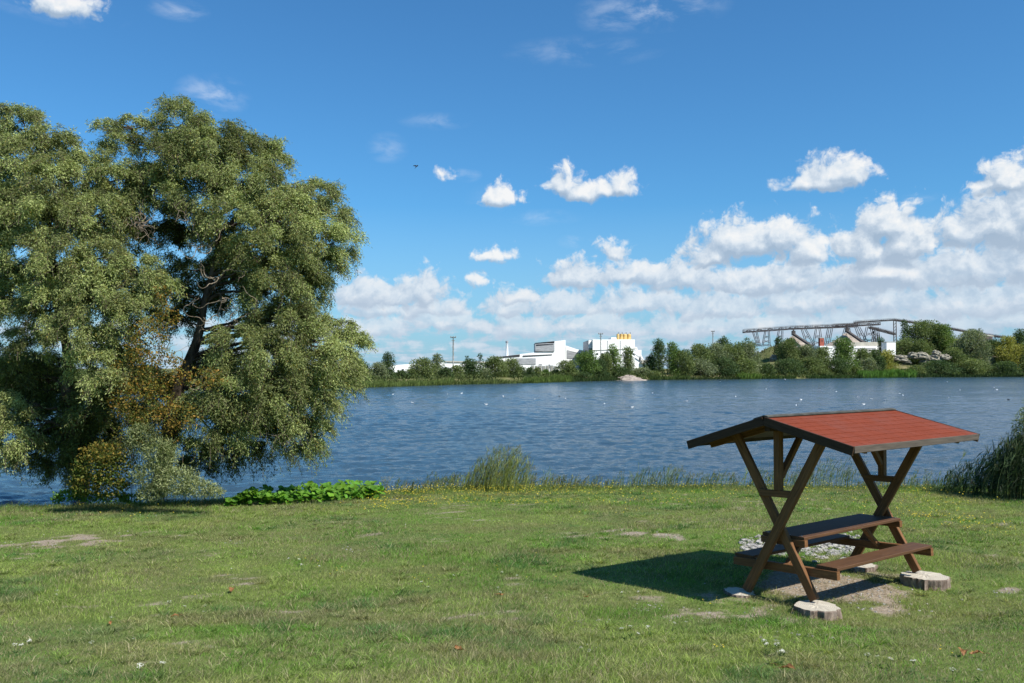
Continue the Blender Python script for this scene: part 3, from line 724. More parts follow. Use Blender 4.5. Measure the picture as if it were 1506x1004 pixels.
for px in range(560, 1420, 16):
    d = float(np.interp(gxy(px, 27), SX, SY)) - .5 + rw.normal(0, .2)
    big = .28 + .30*rw.random()**2 + (.3 if 1090 < px < 1250 else 0) + (.15 if 930 < px < 1000 else 0)
    ws.append((gxy(px, d), d, .2, .25, int(14+18*rw.random()), big*.6, big*1.35))
reeds('shore_weeds', ws, 'loose fringe of tall grass and weeds along the water edge', 'weeds', 65, kind='stuff', lean=(.25, 0), leaves=5, lw=.012, cols=((.07, .11, .03), (.17, .20, .07)))
reeds('reed_clump', [(gxy(1478, 24.5), 24.6, .35, .3, 150, 1.25, 2.0), (gxy(1500, 24), 24.4, .5, .4, 150, 1.5, 2.3), (gxy(1530, 24), 24.0, .6, .5, 100, 1.6, 2.6)],
      'tall dark reeds bending right at the right edge of the photo', 'reeds', 66, lean=(.38, 0), cols=((.025, .05, .022), (.07, .10, .04)), lw=.028, seedhead=.5)
reeds('reed_clump', [(gxy(1430, 25.5), 25.6, .45, .35, 90, .6, 1.2), (gxy(1400, 25.8), 26.0, .4, .3, 40, .4, .8), (gxy(1452, 25), 25.2, .35, .3, 60, .9, 1.5)],
      'dark knee high reeds sloping up towards the right edge behind the table', 'reeds', 67, lean=(.35, 0), cols=((.03, .06, .022), (.08, .12, .04)), lw=.024)
leafy('willow_bush', [(1512,640,20,40,0,.3),(1520,700,30,40,0,.2),(1540,610,30,50,.3,.4),(1495,705,14,26,.2,.1)], 24.6, WG, .085, .02, 3000,
      'narrow leaved green bush at the right edge behind the tall reeds', 'bush', 68, ground_px=(1500, 738))

# ------------------------------------------------------------------ flowers, leaves and stones on the lawn
def petals(m, c, R0, col, n=6, up=None):
    nrm = unit(np.array([random.gauss(0, .3), random.gauss(-.2, .3), 1.0]) if up is None else up); s, _, t = frame_from(nrm, (0, 1, .01))
    a = np.arange(2*n)*np.pi/n; q = np.where(np.arange(2*n) % 2 == 0, R0, R0*.55)
    V = [c] + [c + (s*np.cos(x)+t*np.sin(x))*w + nrm*w*.25 for x, w in zip(a, q)]
    m.add(V, np.array([[0, 1+k, 1+(k+1) % (2*n)] for k in range(2*n)]), col)
m = MB(); r = np.random.default_rng(71)
cl = [(620, 722, 60, 6, 420), (720, 716, 90, 6, 520), (860, 716, 110, 6, 420), (1000, 716, 80, 6, 200), (590, 735, 50, 7, 120), (690, 738, 60, 6, 110), (810, 735, 60, 5, 50), (560, 728, 20, 8, 70), (1330, 725, 90, 7, 160), (1400, 770, 70, 12, 210), (1450, 755, 60, 8, 120), (1150, 722, 90, 8, 180),
      (250, 748, 140, 4, 60), (60, 745, 60, 3, 20), (455, 830, 30, 12, 14), (620, 860, 20, 6, 12), (150, 750, 80, 5, 16), (900, 757, 60, 6, 16), (1040, 892, 20, 5, 6), (500, 850, 25, 6, 8), (1060, 965, 20, 8, 4), (1410, 975, 30, 8, 4), (700, 850, 200, 40, 14), (350, 840, 200, 40, 10)]
for px, py, sx, sy, n in cl:
    n2 = int(n*1.25) if n >= 100 else n
    for k in range(n2):
        p = hit(px+r.normal(0, sx*.55), py+r.normal(0, sy*.6)) if n < 30 else None
        if p is None:
            c = hit(px, max(py, 719)); x = c[0]+r.normal(0, sx*.6/F_PX*c[1]); y = c[1]+r.normal(0, 1.0 if sy < 10 else 1.3); se = float(np.interp(x, SX, SY))-.15; y = se - 5.2*r.random()**1.35 if (n >= 100 and sy < 10) else (y if y < se else se-abs(r.normal(0, 2.0))); p = G3(x, y)
        h = r.uniform(.06, .15) + (.08 if p[1] > 24 else 0)
        q = p + np.array([0, 0, h]); petals(m, q, r.uniform(.011, .020) if p[1] > 18 else r.uniform(.008, .013), (.60, .47, .04), 4)
        b = np.array([[.0015, 0, 0]]); m.add(np.stack([p-b[0], p+b[0], q]), np.array([[0, 1, 2]]), (.08, .13, .03))
tag(m.build('yellow_wildflowers', M_petal), 'hundreds of tiny yellow wildflowers scattered in the grass along the shore', 'wildflowers', kind='stuff')
# white yarrow heads
def yarrow():
    m = MB(); q = 26
    for k in range(q):
        a = random.random()*6.28; rr_ = .026*math.sqrt(random.random()); c = np.array([rr_*math.cos(a), rr_*math.sin(a), .13+random.gauss(0, .003)-rr_*rr_*6])
        petals(m, c, .0055, (.62, .61, .56), 5)
        m.add([c*np.array([1, 1, 1]), np.array([.001, 0, .09]), np.array([-.001, 0, .09])], np.array([[0, 1, 2]]), (.13, .16, .07))
    root = empty('white_flower'); m.build('flower_head', M_petal, root)
    s = MB(); tube(s, [(0, 0, 0), (.003, .002, .05), (0, 0, .095)], .0018, 4, (.12, .16, .06)); 
    s.build('stem', M_grass, root); s = MB()
    leafquads(s, np.tile([[0, 0, .02]], (8, 1)), unit(np.random.default_rng(3).normal(size=(8, 3))+np.array([0, 0, .8])), .06, .012, (.07, .12, .035)); s.build('foliage', M_grass, root)
    return root
yp = [(438, 827, 1), (444, 834, 1), (425, 824, .8), (470, 838, .9), (84, 873, .9), (81, 877, .7), (247, 892, 1), (163, 913, .8), (107, 932, .8), (22, 957, .9), (31, 959, .8), (43, 953, .9), (139, 955, 1), (196, 946, .6), (208, 992, 1.2), (238, 991, 1.1), (270, 896, .8), (304, 895, .7), (300, 903, .6),
      (622, 858, .8), (630, 866, .8), (664, 849, .8), (735, 846, .8), (761, 850, .7), (733, 868, .8), (734, 873, .7), (761, 862, .8), (788, 875, .8), (803, 882, .7), (942, 877, .9), (921, 937, 1.1), (928, 933, 1), (956, 930, 1), (937, 936, .7), (914, 875, .7),
      (1140, 948, 1), (1142, 957, 1.2), (1152, 960, 1.2), (1125, 955, 1.1), (1129, 959, .9), (1143, 970, 1.1), (1148, 973, 1.), (1278, 975, 1), (1292, 977, 1), (1308, 979, 1), (1345, 985, 1), (1401, 996, 1), (1440, 999, 1), (990, 923, .8), (1135, 901, .7), (1010, 920, .7), (340, 838, .6), (329, 841, .6), (975, 757, .7), (968, 756, .7), (610, 735, .8)]
Y0 = yarrow()
for k, (px, py, s) in enumerate(yp):
    o = Y0 if k == 0 else copy_tree(Y0)
    o.location = hit(px, py+7*s); o.rotation_euler = (random.gauss(0, .15), random.gauss(0, .15), random.random()*6); o.scale = (s, s, s*random.uniform(.8, 1.1))
    tag(o, 'small flat white wildflower head on a short stem in the lawn', 'wildflower', 'white wildflowers scattered in the lawn')
# curled dry leaves
M_dry = leafmat('dry leaf', .2, .6, .3, .1)
def dryleaf(px, py, s, label, seed):
    r = np.random.default_rng(seed); m = MB(); s = s*.8; p = hit(px, py); root = empty('dry_leaf', tuple(p)); root.rotation_euler[2] = seed*1.7
    U = np.linspace(-1, 1, 9); Wd = .42*(1-np.abs(U)**1.7)*(1+.2*np.sin(U*9+seed)); V = []
    for u, w in zip(U, Wd):
        for q in np.linspace(-1, 1, 5): V.append((u*.09*s, q*w*.11*s, .045+.02*s*q*q*abs(w)*2+.016*s*math.sin(u*2.5+seed)+.005*r.normal()))
    i_ = np.arange(8)[:, None]*5; j_ = np.arange(4)[None]; Fq = np.stack([i_+j_, i_+5+j_, i_+5+j_+1, i_+j_+1], -1).reshape(-1, 4)
    m.add(V, Fq, np.array([.27, .125, .045])*r.uniform(.8, 1.2)); m.build('blade', M_dry, root)
    m = MB(); tube(m, [(-.09*s, 0, .05), (-.13*s, .01, .06), (-.16*s, .0, .05)], .0025, 4, (.2, .1, .04)); m.build('stalk', M_dry, root)
    tag(root, label, 'leaf', 'dry orange leaves fallen on the lawn')
for a in [(341, 872, 1.1, 'curled orange leaf in the lawn nearest the willow side, the largest one', 1), (257, 911, .6, 'small brown curled leaf in the left foreground grass', 2), (162, 922, .5, 'tiny faded leaf on the grass at far left', 3),
          (736, 879, .8, 'orange dry leaf below the small white flowers in mid lawn', 4), (675, 960, 1.0, 'bright orange leaf lowest in the centre foreground grass', 5), (862, 883, .6, 'pale orange leaf lying left of the small near stump', 6),
          (1157, 990, 1.1, 'curled brown leaf just below the white flower cluster at the bottom', 7), (1418, 966, 1.2, 'long orange leaf at the lower right of the lawn', 8), (1436, 968, .9, 'flat tan leaf touching the long orange leaf at lower right', 9)]: dryleaf(*a)
# stones
M_stone = surf('grey stone', two((.20, .19, .17), (.42, .40, .37), 9, 6), .9, .2, lambda g: g.bump(g.noise(g.coord('Object'), 30, 5, .7), .5, .01))
def stone(m, c, s, r, flat=.5):
    n1, n2 = 7, 5; V = []
    for a in range(n2):
        th = math.pi*a/(n2-1)
        for b in range(n1):
            ph = 2*math.pi*b/n1; k = 1+.22*r.normal(); V.append((c[0]+s*k*math.sin(th)*math.cos(ph), c[1]+s*k*math.sin(th)*math.sin(ph), c[2]+s*flat*k*math.cos(th)))
    i_ = np.arange(n2-1)[:, None]*n1; j_ = np.arange(n1)[None]; Fq = np.stack([i_+j_, i_+n1+j_, i_+n1+(j_+1) % n1, i_+(j_+1) % n1], -1).reshape(-1, 4)
    m.add(V, Fq, (1, 1, 1))
m = MB(); r = np.random.default_rng(81)
for k in range(420):
    px = r.uniform(1092, 1262); py = np.interp(px, [1090, 1262], [806, 800])+r.normal(0, 8)
    p = hit(px, py); stone(m, p + np.array([0, 0, .01]), r.uniform(.02, .085), r, .45)
tag(m.build('rubble_patch', M_stone), 'pale grey rubble of flat stones on the ground behind the picnic table', 'rubble', kind='stuff')
m = MB()
for k in range(520):
    q = WORN[8] if k < 260 else WORN[r.integers(0, len(WORN))]
    x = q[0]+r.normal(0, q[2]*.55); y = q[1]+r.normal(0, q[3]*.55); stone(m, G3(x, y), r.uniform(.006, .022), r, .6)
tag(m.build('gravel', M_stone), 'small pebbles scattered on the bare earth under and around the table', 'gravel', kind='stuff')
# wood chips / straw on the bare patch
m = MB(); n = 3500; q = WORN[8]; x = q[0]+r.normal(0, q[2]*.6, n); y = q[1]+r.normal(0, q[3]*.6, n)
D = unit(np.stack([r.normal(size=n), r.normal(size=n), np.abs(r.normal(0, .25, n))], 1)); leafquads(m, np.stack([x, y, gz(x, y)+.004], 1), D, r.uniform(.015, .06, n), .004, np.array([.34, .25, .16])*r.uniform(.5, 1.3, (n, 1)))
tag(m.build('straw_litter', M_grass), 'dry straw and wood chips littering the bare earth under the table', 'straw', kind='stuff')

# ------------------------------------------------------------------ far bank: shrubs and trees
def shore_d(px): return float(np.interp(px, [0, 300, 540, 680, 800, 900, 1000, 1100, 1300, 1506], [152, 172, 203, 236, 272, 308, 330, 352, 402, 438]))
def far_tree(name, px, top, wpx, dd, cols, label, seed, cat='shrub', shape='bush', dens=1.0, group=None, base_py=None):
    r = np.random.default_rng(seed); d = shore_d(px)+dd; x = (px-CX)/F_PX*d; b = G3(x, d)
    if b[2] < WATER-.1: b[2] = WATER-.1
    H = at(px, top, d)[2]-b[2]; W = wpx/F_PX*d
    root = empty(name, tuple(b)); m = MB(); nl = {'bush': 12, 'poplar': 9, 'thin': 6, 'tree': 14}[shape]
    q = .46*d/340; nl = {'bush': 17, 'poplar': 13, 'thin': 7, 'tree': 22}[shape]
    for k in range(nl):
        t = (k+.5)/nl*.93+.04
        prof = {'bush': (1-t**2.2)**.5*(.9+.1*t), 'poplar': (.55+.6*t if t < .35 else .76*(1-((t-.35)/.65)**1.8)**.6)*.9, 'thin': .5*(t > .3)+.1, 'tree': (.62+.9*t if t < .42 else (1-((t-.42)/.58)**2.2)**.5)}[shape]
        a = k*2.4+r.uniform(-.5, .5); u = W*.5*prof*r.uniform(.25, .85); c = np.array([u*math.cos(a), u*math.sin(a)*.8, H*t*.93]); sc_ = r.uniform(.7, 1.3)
        rad = np.array([W*.17*sc_+.1, W*.17*sc_+.1, min(H*.13, W*.17)*sc_+.1])
        if shape == 'thin': rad *= np.array([1.2, 1.2, .8])
        n = int(dens*26*rad[0]*rad[2]/(q*q))+12
        n = min(n, 900)
        dv = unit(r.normal(size=(n, 3))+np.array([0, 0, .15])); rr = r.uniform(.4, 1.25, (n, 1))
        P = c+dv*rad*rr; P[:, 2] = np.clip(P[:, 2], .05, H*1.02)
        tn = np.clip(r.normal(.5, .25), 0, 1); C = (np.array(cols[0])*(1-tn)+np.array(cols[1])*tn)*r.uniform(.75, 1.25, (n, 1))
        D = unit(dv*.6+r.normal(0, .6, (n, 3))+np.array([0, 0, .15])); leafquads(m, P, D, q*r.uniform(.8, 1.9, n), q*.6*r.uniform(.6, 1.2, n), C, .45)
    m.build('crown', M_far, root)
    t = MB(); tr = max(.06, W*.025)
    limb(t, (0, 0, -.4), (r.normal(0, W*.04), 0, H*.86), tr*1.3, tr*.25, .05*W/3, 8, seed, 6)
    for k in range(5):
        a = r.uniform(0, 6.28); limb(t, (0, 0, H*r.uniform(.08, .45)), (math.cos(a)*W*.33, math.sin(a)*W*.3, H*r.uniform(.45, .85)), tr*.6, tr*.15, .04*W/3, 6, seed+k, 5)
    t.build('trunk', M_farbark, root)
    return tag(root, label, cat, group)
GD = [(0.048, 0.084, 0.036), (0.102, 0.144, 0.054)]      # dark
GM = [(0.102, 0.138, 0.048), (0.186, 0.222, 0.084)]      # olive
GG = [(0.132, 0.162, 0.084), (0.240, 0.270, 0.150)]        # grey green
GY = [(0.180, 0.198, 0.042), (0.348, 0.324, 0.084)]          # yellowish
GB = [(0.090, 0.150, 0.042), (0.168, 0.240, 0.066)]        # fresh green
FT = [ # px, top, width, extra distance, colours, shape, name, category, label
 (571,518,25,6,GD,'poplar','poplar_tree','tree','narrow dark poplar just right of the big willow across the lake'),
 (556,534,26,5,GG,'bush','shrub','shrub','grey green shrub hugging the willow edge, leftmost on the far bank'),
 (590,546,24,5,GD,'bush','shrub','shrub','low dark shrub below the left end of the white hall'),
 (606,542,20,8,GM,'bush','shrub','shrub','small olive shrub in front of the white hall'),
 (623,527,34,6,GM,'tree','tree','tree','broad olive tree with pale trunk in front of the white hall'),
 (643,521,22,8,GG,'poplar','poplar_tree','tree','slim grey green tree left of the tall lighting mast'),
 (655,541,22,4,GD,'bush','shrub','shrub','dark shrub left below the tall lighting mast'),
 (672,538,22,5,GM,'bush','shrub','shrub','olive shrub at the foot of the tall lighting mast'),
 (691,529,26,6,GD,'tree','tree','tree','rounded dark tree right of the tall lighting mast'),
 (687,520,8,9,GD,'thin','sapling','tree','thin sapling poking above the dark round tree near the mast'),
 (706,517,10,9,GD,'thin','sapling','tree','tall thin sapling left of the factory roof'),
 (712,542,18,4,GG,'bush','shrub','shrub','small pale bush below the tall thin sapling'),
 (729,525,32,6,GM,'tree','tree','tree','leafy olive tree below the thin white chimney'),
 (750,528,26,6,GM,'tree','tree','tree','leafy tree right below the thin white chimney'),
 (765,540,16,8,GD,'bush','shrub','shrub','small dark bush under the grey factory panel'),
 (779,541,12,14,GD,'bush','shrub','shrub','round dark bush left of the white trailers'),
 (790,541,11,14,GM,'bush','shrub','shrub','tiny round bush in front of the white trailers'),
 (803,544,12,14,GB,'bush','shrub','shrub','tiny light green bush right of the white trailers'),
 (816,545,14,14,GM,'bush','shrub','shrub','low bush at the right end of the white trailers'),
 (836,530,30,5,GM,'tree','tree','tree','low spreading willow at the left end of the clump before the factory'),
 (862,517,30,7,GB,'tree','tree','tree','fresh green tree under the sloping factory roof'),
 (881,530,26,4,GD,'bush','shrub','shrub','dark bush under the lattice mast of the factory'),
 (902,508,26,6,GB,'poplar','tree','tree','tall light green tree in front of the square white factory block'),
 (924,510,26,6,GM,'poplar','tree','tree','tall tree before the right side of the square factory block'),
 (890,520,24,8,GM,'tree','tree','tree','mid height tree between the lattice mast and the tall light green tree'),
 (912,541,34,2,GD,'bush','shrub','shrub','dark waterside bush at the foot of the factory trees'),
 (850,548,34,2,GD,'bush','shrub','shrub','dark waterside bush left of the factory tree clump'),
 (944,541,28,10,GG,'bush','shrub','shrub','low dull shrub above the small gravel slip'),
 (959,546,24,8,GM,'bush','shrub','shrub','low shrub right of the gravel slip'),
 (969,499,26,12,GD,'poplar','tree','tree','tall dark tree right of the factory, first of a pair'),
 (989,501,26,8,GB,'poplar','tree','tree','tall green tree right of the factory, second of a pair'),
 (957,521,20,16,GD,'bush','shrub','shrub','dark bush at the left foot of the tall tree pair'),
 (1003,515,30,6,GM,'tree','tree','tree','mid sized willow between the tall pair and the long olive thicket'),
 (1028,506,34,9,GM,'tree','tree','tree','olive willow starting the long thicket'),
 (1030,528,44,4,GG,'bush','shrub','shrub','grey green bush low at the left of the long thicket'),
 (1052,506,40,8,GG,'tree','tree','tree','grey green willow in the middle of the long thicket'),
 (1062,493,24,30,GD,'tree','tree','tree','dark treetop behind the long thicket near the wooden pole'),
 (1058,525,48,3,GD,'bush','shrub','shrub','wide dark bush by the water in the middle of the long thicket'),
 (1078,504,40,8,GM,'tree','tree','tree','broad olive willow right of centre in the long thicket'),
 (1098,502,34,9,GG,'tree','tree','tree','greyish willow closing the long thicket on the right'),
 (1092,528,44,3,GM,'bush','shrub','shrub','rounded bush low at the right of the long thicket'),
 (1101,490,12,34,GD,'thin','sapling','tree','thin sapling above the thicket left of the conveyor end'),
 (1128,535,22,6,GD,'bush','shrub','shrub','dark bush at the foot of the sandy hillock'),
 (1145,494,14,60,GD,'bush','shrub','shrub','small dark bush on top of the grassy hillock under the conveyor'),
 (1160,499,32,14,GM,'tree','tree','tree','olive tree covering the right side of the grassy hillock'),
 (1158,528,44,4,GD,'bush','shrub','shrub','dark bush by the water right of the grass gap'),
 (1184,508,34,10,GG,'tree','tree','tree','grey green tree below the left gravel cone'),
 (1192,526,46,4,GM,'bush','shrub','shrub','dense olive bush by the water below the brick tower'),
 (1210,512,28,8,GM,'tree','tree','tree','leafy tree just left below the brick tower'),
 (1241,497,34,8,GB,'tree','tree','tree','rounded green tree in front of the low white building'),
 (1232,528,40,3,GD,'bush','shrub','shrub','dark bush under the rounded green tree by the low white building'),
 (1256,538,22,3,GM,'bush','shrub','shrub','small bush on the slope right of the rounded green tree'),
 (1268,513,30,20,GM,'bush','shrub','shrub','olive bush covering the base of the low white building'),
 (1285,515,24,22,GD,'bush','shrub','shrub','dark bush at the right end base of the low white building'),
 (1278,527,26,12,GG,'bush','shrub','shrub','greyish bush on the slope between the low white building and the reeds'),
 (1296,494,16,34,GD,'poplar','tree','tree','small dark tree between the low white building and the white box'),
 (1304,516,30,14,GY,'bush','shrub','shrub','yellow green bush at the left of the boulders'),
 (1293,524,20,10,GD,'bush','shrub','shrub','dark bush tucked left of the yellow green bush'),
 (1331,467,18,44,GD,'poplar','tree','tree','tall dark tree beside the high conveyor post'),
 (1330,498,44,34,GM,'bush','shrub','shrub','wide low green bush right of the white box'),
 (1362,473,50,40,GM,'tree','tree','tree','large olive tree crown behind the boulders'),
 (1385,477,40,36,GB,'tree','tree','tree','large green tree right behind the boulders'),
 (1352,500,34,28,GM,'bush','shrub','shrub','olive bush directly above the boulders'),
 (1347,538,30,4,GM,'bush','shrub','shrub','low bush by the reeds below the boulders'),
 (1376,530,56,4,GD,'bush','shrub','shrub','long dark bush drooping to the water right of the reeds'),
 (1402,512,40,12,GM,'bush','shrub','shrub','mid green bush right of the boulders'),
 (1428,484,46,14,GG,'tree','tree','tree','big grey green willow second from the right edge across the lake'),
 (1428,528,50,3,GM,'bush','shrub','shrub','drooping bush at the water below the big grey green willow'),
 (1459,500,28,26,GD,'tree','tree','tree','dark green tree behind the yellowing willow'),
 (1483,494,34,12,GY,'tree','tree','tree','yellowing willow near the right edge across the lake'),
 (1478,532,46,3,GD,'bush','shrub','shrub','dark waterside bush under the yellowing willow'),
 (1505,504,26,8,GM,'tree','tree','tree','green tree cut by the right edge across the lake'),
 (1500,486,34,60,GD,'tree','tree','tree','dark treetop high behind at the right edge'),
 (20,540,50,6,GD,'tree','tree','tree','dark far tree glimpsed at the left edge through the big willow'),
 (300,536,60,10,GM,'tree','tree','tree','far olive tree glimpsed through the gap under the twisted willow'),
 (200,540,60,8,GD,'tree','tree','tree','far dark tree glimpsed between the two big willows'),
 (110,545,60,8,GM,'bush','shrub','shrub','far shrub seen through the gap beneath the left willow crown'),
 (480,538,50,8,GM,'tree','tree','tree','far tree hidden mostly behind the right willow foliage'),
 (525,530,34,8,GD,'tree','tree','tree','far dark tree peeking out right of the willow foliage'),
]
for k, (px, top, w, dd, cols, shp, nm, cat, lab) in enumerate(FT):
    far_tree(nm, px, top, w*1.22, dd, cols, lab, 500+k*17, cat, shp, group='trees and shrubs on the far bank')
# reeds along the far waterline (mass)
m = MB(); r = np.random.default_rng(91)
for px0, px1, hp, col, n in [(520,668,9,(.12,.16,.045),4200),(668,770,5,(.09,.12,.035),1900),(770,838,10,(.10,.145,.035),3600),(838,930,6,(.04,.065,.02),2200),(955,1010,7,(.06,.09,.025),1600),(1078,1112,9,(.11,.17,.035),1700),(1108,1160,5,(.05,.08,.02),1300),
                             (1180,1262,5,(.04,.07,.02),1800),(1255,1336,11,(.10,.19,.035),5200),(1336,1506,6,(.035,.06,.02),2800),(1010,1080,4,(.04,.06,.02),1300),(0,520,6,(.06,.09,.03),4000)]:
    px = r.uniform(px0, px1, n); d = np.interp(px, [0, 300, 540, 680, 800, 900, 1000, 1100, 1300, 1506], [152, 172, 203, 236, 272, 308, 330, 352, 402, 438])
    x = (px-CX)/F_PX*d; fy = np.interp(x, FX, FY) + 8*(fbm(x*.06, x*0+4, 31, 3)-.5); y = fy+r.uniform(-5.5, 2, n)
    z = np.maximum(gz(x, y), WATER-.05); H = hp/F_PX*d*r.uniform(.5, 1.1, n)*(.6+.7*fbm(x*.3, y*0, 5, 2)); 
    D = unit(np.stack([r.normal(.12, .12, n), r.normal(0, .1, n), np.ones(n)], 1)); C = np.array(col)*r.uniform(.65, 1.4, (n, 1))
    leafquads(m, np.stack([x, y, z], 1), D, H, np.full(n, .16)*d/250, C, .5)
tag(m.build('far_reed_bed', M_far), 'strip of green reeds along the waterline of the far bank', 'reed bed', kind='stuff')
# grass and weed tussocks on the far slopes (mass)
m = MB(); n = 15000; px = r.uniform(540, 1506, n); d = np.interp(px, [540, 680, 800, 900, 1000, 1100, 1300, 1506], [203, 236, 272, 308, 330, 352, 402, 438])+r.uniform(3, 110, n)
x = (px-CX)/F_PX*d; z = gz(x, d); k = fbm(x*.09, d*.09, 77, 4); kp = k > .43; x, d, z, k = x[kp], d[kp], z[kp], k[kp]; n = len(x)
C = np.where((k > .55)[:, None], np.array([.075, .10, .03]), np.array([.19, .18, .08]))*r.uniform(.6, 1.3, (n, 1))
leafquads(m, np.stack([x, d, z-.1], 1), unit(np.stack([r.normal(0, .5, n), r.normal(0, .5, n), np.ones(n)], 1)), r.uniform(.4, 1.3, n), .6, C)
tag(m.build('far_undergrowth', M_far), 'rough weeds and dry grass covering the far slopes', 'undergrowth', kind='stuff')

m = MB(); n = 9000; px = r.uniform(500, 1506, n); d = np.interp(px, [540, 680, 800, 900, 1000, 1100, 1300, 1506], [203, 236, 272, 308, 330, 352, 402, 438]); x = (px-CX)/F_PX*d; d = np.interp(x, FX, FY)+r.uniform(-1, 12, n)
kp = fbm(x*.12, d*.12, 78, 3) > .38; x, d = x[kp], d[kp]; n = len(x); kk = fbm(x*.2, d*.05, 79, 2)
C = (np.array([.045, .07, .028])+np.array([.11, .11, .03])*kk[:, None]**2)*r.uniform(.6, 1.3, (n, 1))
leafquads(m, np.stack([x, d, gz(x, d)-.1+r.uniform(0, 1.4, n)*kk], 1), unit(np.stack([r.normal(0, .6, n), r.normal(0, .6, n), np.ones(n)], 1)), r.uniform(.5, 1.2, n)*d/330, .5*d/330, C)
tag(m.build('far_scrub', M_far), 'low scrub between the reeds and the trees of the far bank', 'scrub', kind='stuff')

# ------------------------------------------------------------------ far buildings
M_white = surf('white cladding', lambda g: g.mix(g.mapr(g.noise(g.coord('Object'), .12, 4, .6), .35, .7, 0, .35), (.74, .75, .73), (.62, .63, .62)), .55, .3)
M_gpanel = surf('grey louvre panel', two((.20, .21, .22), (.30, .31, .32), .6, 3, .4, .6, (.2, 1, 6)), .6, .3)
M_gdark = surf('dark opening', lambda g: (.035, .035, .04), .7, .2)
M_ochre = surf('ochre silo paint', two((.42, .27, .08), (.58, .40, .15), .5, 3), .6, .3)
M_mast = surf('galvanised mast', two((.24, .23, .21), (.36, .35, .32), 1, 3), .6, .3)
M_steel = surf('rusty grey steel', two((.045, .038, .036), (.11, .095, .088), .8, 4), .7, .3)
M_belt = surf('conveyor gallery', two((.07, .055, .055), (.15, .12, .115), .5, 4), .8, .2)
M_brick = surf('red brick', lambda g: (lambda b: b)(g.mix(g.noise(g.coord('Object'), 2, 4), (.20, .055, .04), (.30, .09, .06))), .9, .1)
M_gravel = surf('piled gravel', two((.24, .20, .17), (.40, .345, .29), .7, 6), .95, .1, lambda g: g.bump(g.noise(g.coord('Object'), 3, 6, .7), .6, .3))
M_roofg = surf('beige roof sheet', two((.30, .29, .25), (.42, .40, .34), .3, 3), .8, .2)
def prism(m, pts, d, depth, col=None, k=.75, px0=880):
    """outline of a facade that stands turned towards the right of the view (k metres back per metre to the right), with real depth"""
    x0 = (px0-CX)/F_PX*d; P = []
    for px, py in pts:
        rx = ray(px, py)[0]; P.append(at(px, py, (d-k*x0)/(1-k*rx)))
    n = len(P)
    V = P + [p + np.array([p[0]/p[1]*0, depth, 0]) for p in P]
    m.add(V, [np.array([list(range(n))]), np.array([list(range(n, 2*n))[::-1]]), np.array([[(i+1) % n, i, n+i, n+(i+1) % n] for i in range(n)])], col)
def part(name, mat, root, pts_list, d, depth, **kw):
    m = MB(); inv = -np.array(root.location)
    for pts in pts_list:
        k = MB(); kw.setdefault('px0', PX0[0]); prism(k, pts, d, depth, **kw); m.add(np.concatenate(k.v)+inv, [f for f in k.f])
    return m.build(name, mat, root)
PX0 = [650]
def rect(x0, y0, x1, y1): return [(x0, y1), (x1, y1), (x1, y0), (x0, y0)]
def broot(name, px, d, label, cat, group=None):
    p = at(px, 541, d); p[2] = float(gz(p[0], d)); r_ = empty(name, tuple(p)); return tag(r_, label, cat, group)
# long low hall
h = broot('factory_hall', 640, 330, 'long low white industrial hall behind the trees left of the chimney', 'hall')
part('wall', M_white, h, [[(572, 552), (736, 552), (736, 533), (660, 532.5), (614, 534.3), (577, 537), (572, 538)]], 330, 40)
part('window', M_gdark, h, [rect(585.5, 543.5, 587, 547)], 329.7, .2); part('window', M_gdark, h, [rect(591, 542.5, 594, 547.5)], 329.7, .2)
part('window', M_gdark, h, [rect(652, 541, 655, 545)], 329.7, .2); part('door', M_gdark, h, [rect(661, 541, 664, 548)], 329.7, .2)
part('roof', M_roofg, h, [[(655, 532.3), (655, 530.5), (737, 532), (737, 533.6)]], 329.5, 41)
# main factory
PX0[0] = 790
fb = broot('factory', 800, 380, 'big angular white factory with grey louvred box on its sloping roof', 'factory')
part('wall', M_white, fb, [[(718, 549), (720, 527), (765, 520.5), (803, 516.2), (815.5, 515.5), (815.5, 501.8), (831.7, 499.8), (832.2, 549)]], 380, 45)
part('wing', M_white, fb, [[(832.3, 549), (832.3, 508), (848, 513.2), (863, 516.2), (863, 549)]], 382, 40)
part('gable_glazing', M_gpanel, fb, [[(834, 527), (834, 514.5), (853, 519), (858, 521.5), (857, 527)]], 381.7, .25)
part('roof_box', M_gpanel, fb, [rect(787.2, 504.2, 815.4, 516.5)], 379.3, 22)
part('louvre', M_gdark, fb, [[(789, 508.2), (814, 505.4), (814, 503.9+1.9), (789, 506.4)]], 379.0, .2)
part('roof_rim', M_gdark, fb, [[(787, 504.6), (787, 504), (815.4, 501.5), (815.4, 502.1)]], 378.9, 23)
part('panel', M_gpanel, fb, [rect(759.5, 526.6, 788, 535.8)], 379.7, .25)
part('window_band', M_gdark, fb, [[(731, 526.4), (731, 524.8), (764.5, 520.9), (764.5, 524.2)]], 379.65, .3)
part('window_band', M_gdark, fb, [[(769, 524.4), (769, 522.6), (812, 520.8), (812, 521.8)]], 379.65, .3)
part('door', M_gdark, fb, [rect(792.5, 535.5, 797, 541)], 379.65, .3)
part('window', M_gdark, fb, [rect(806.5, 536, 809, 541)], 379.65, .3)
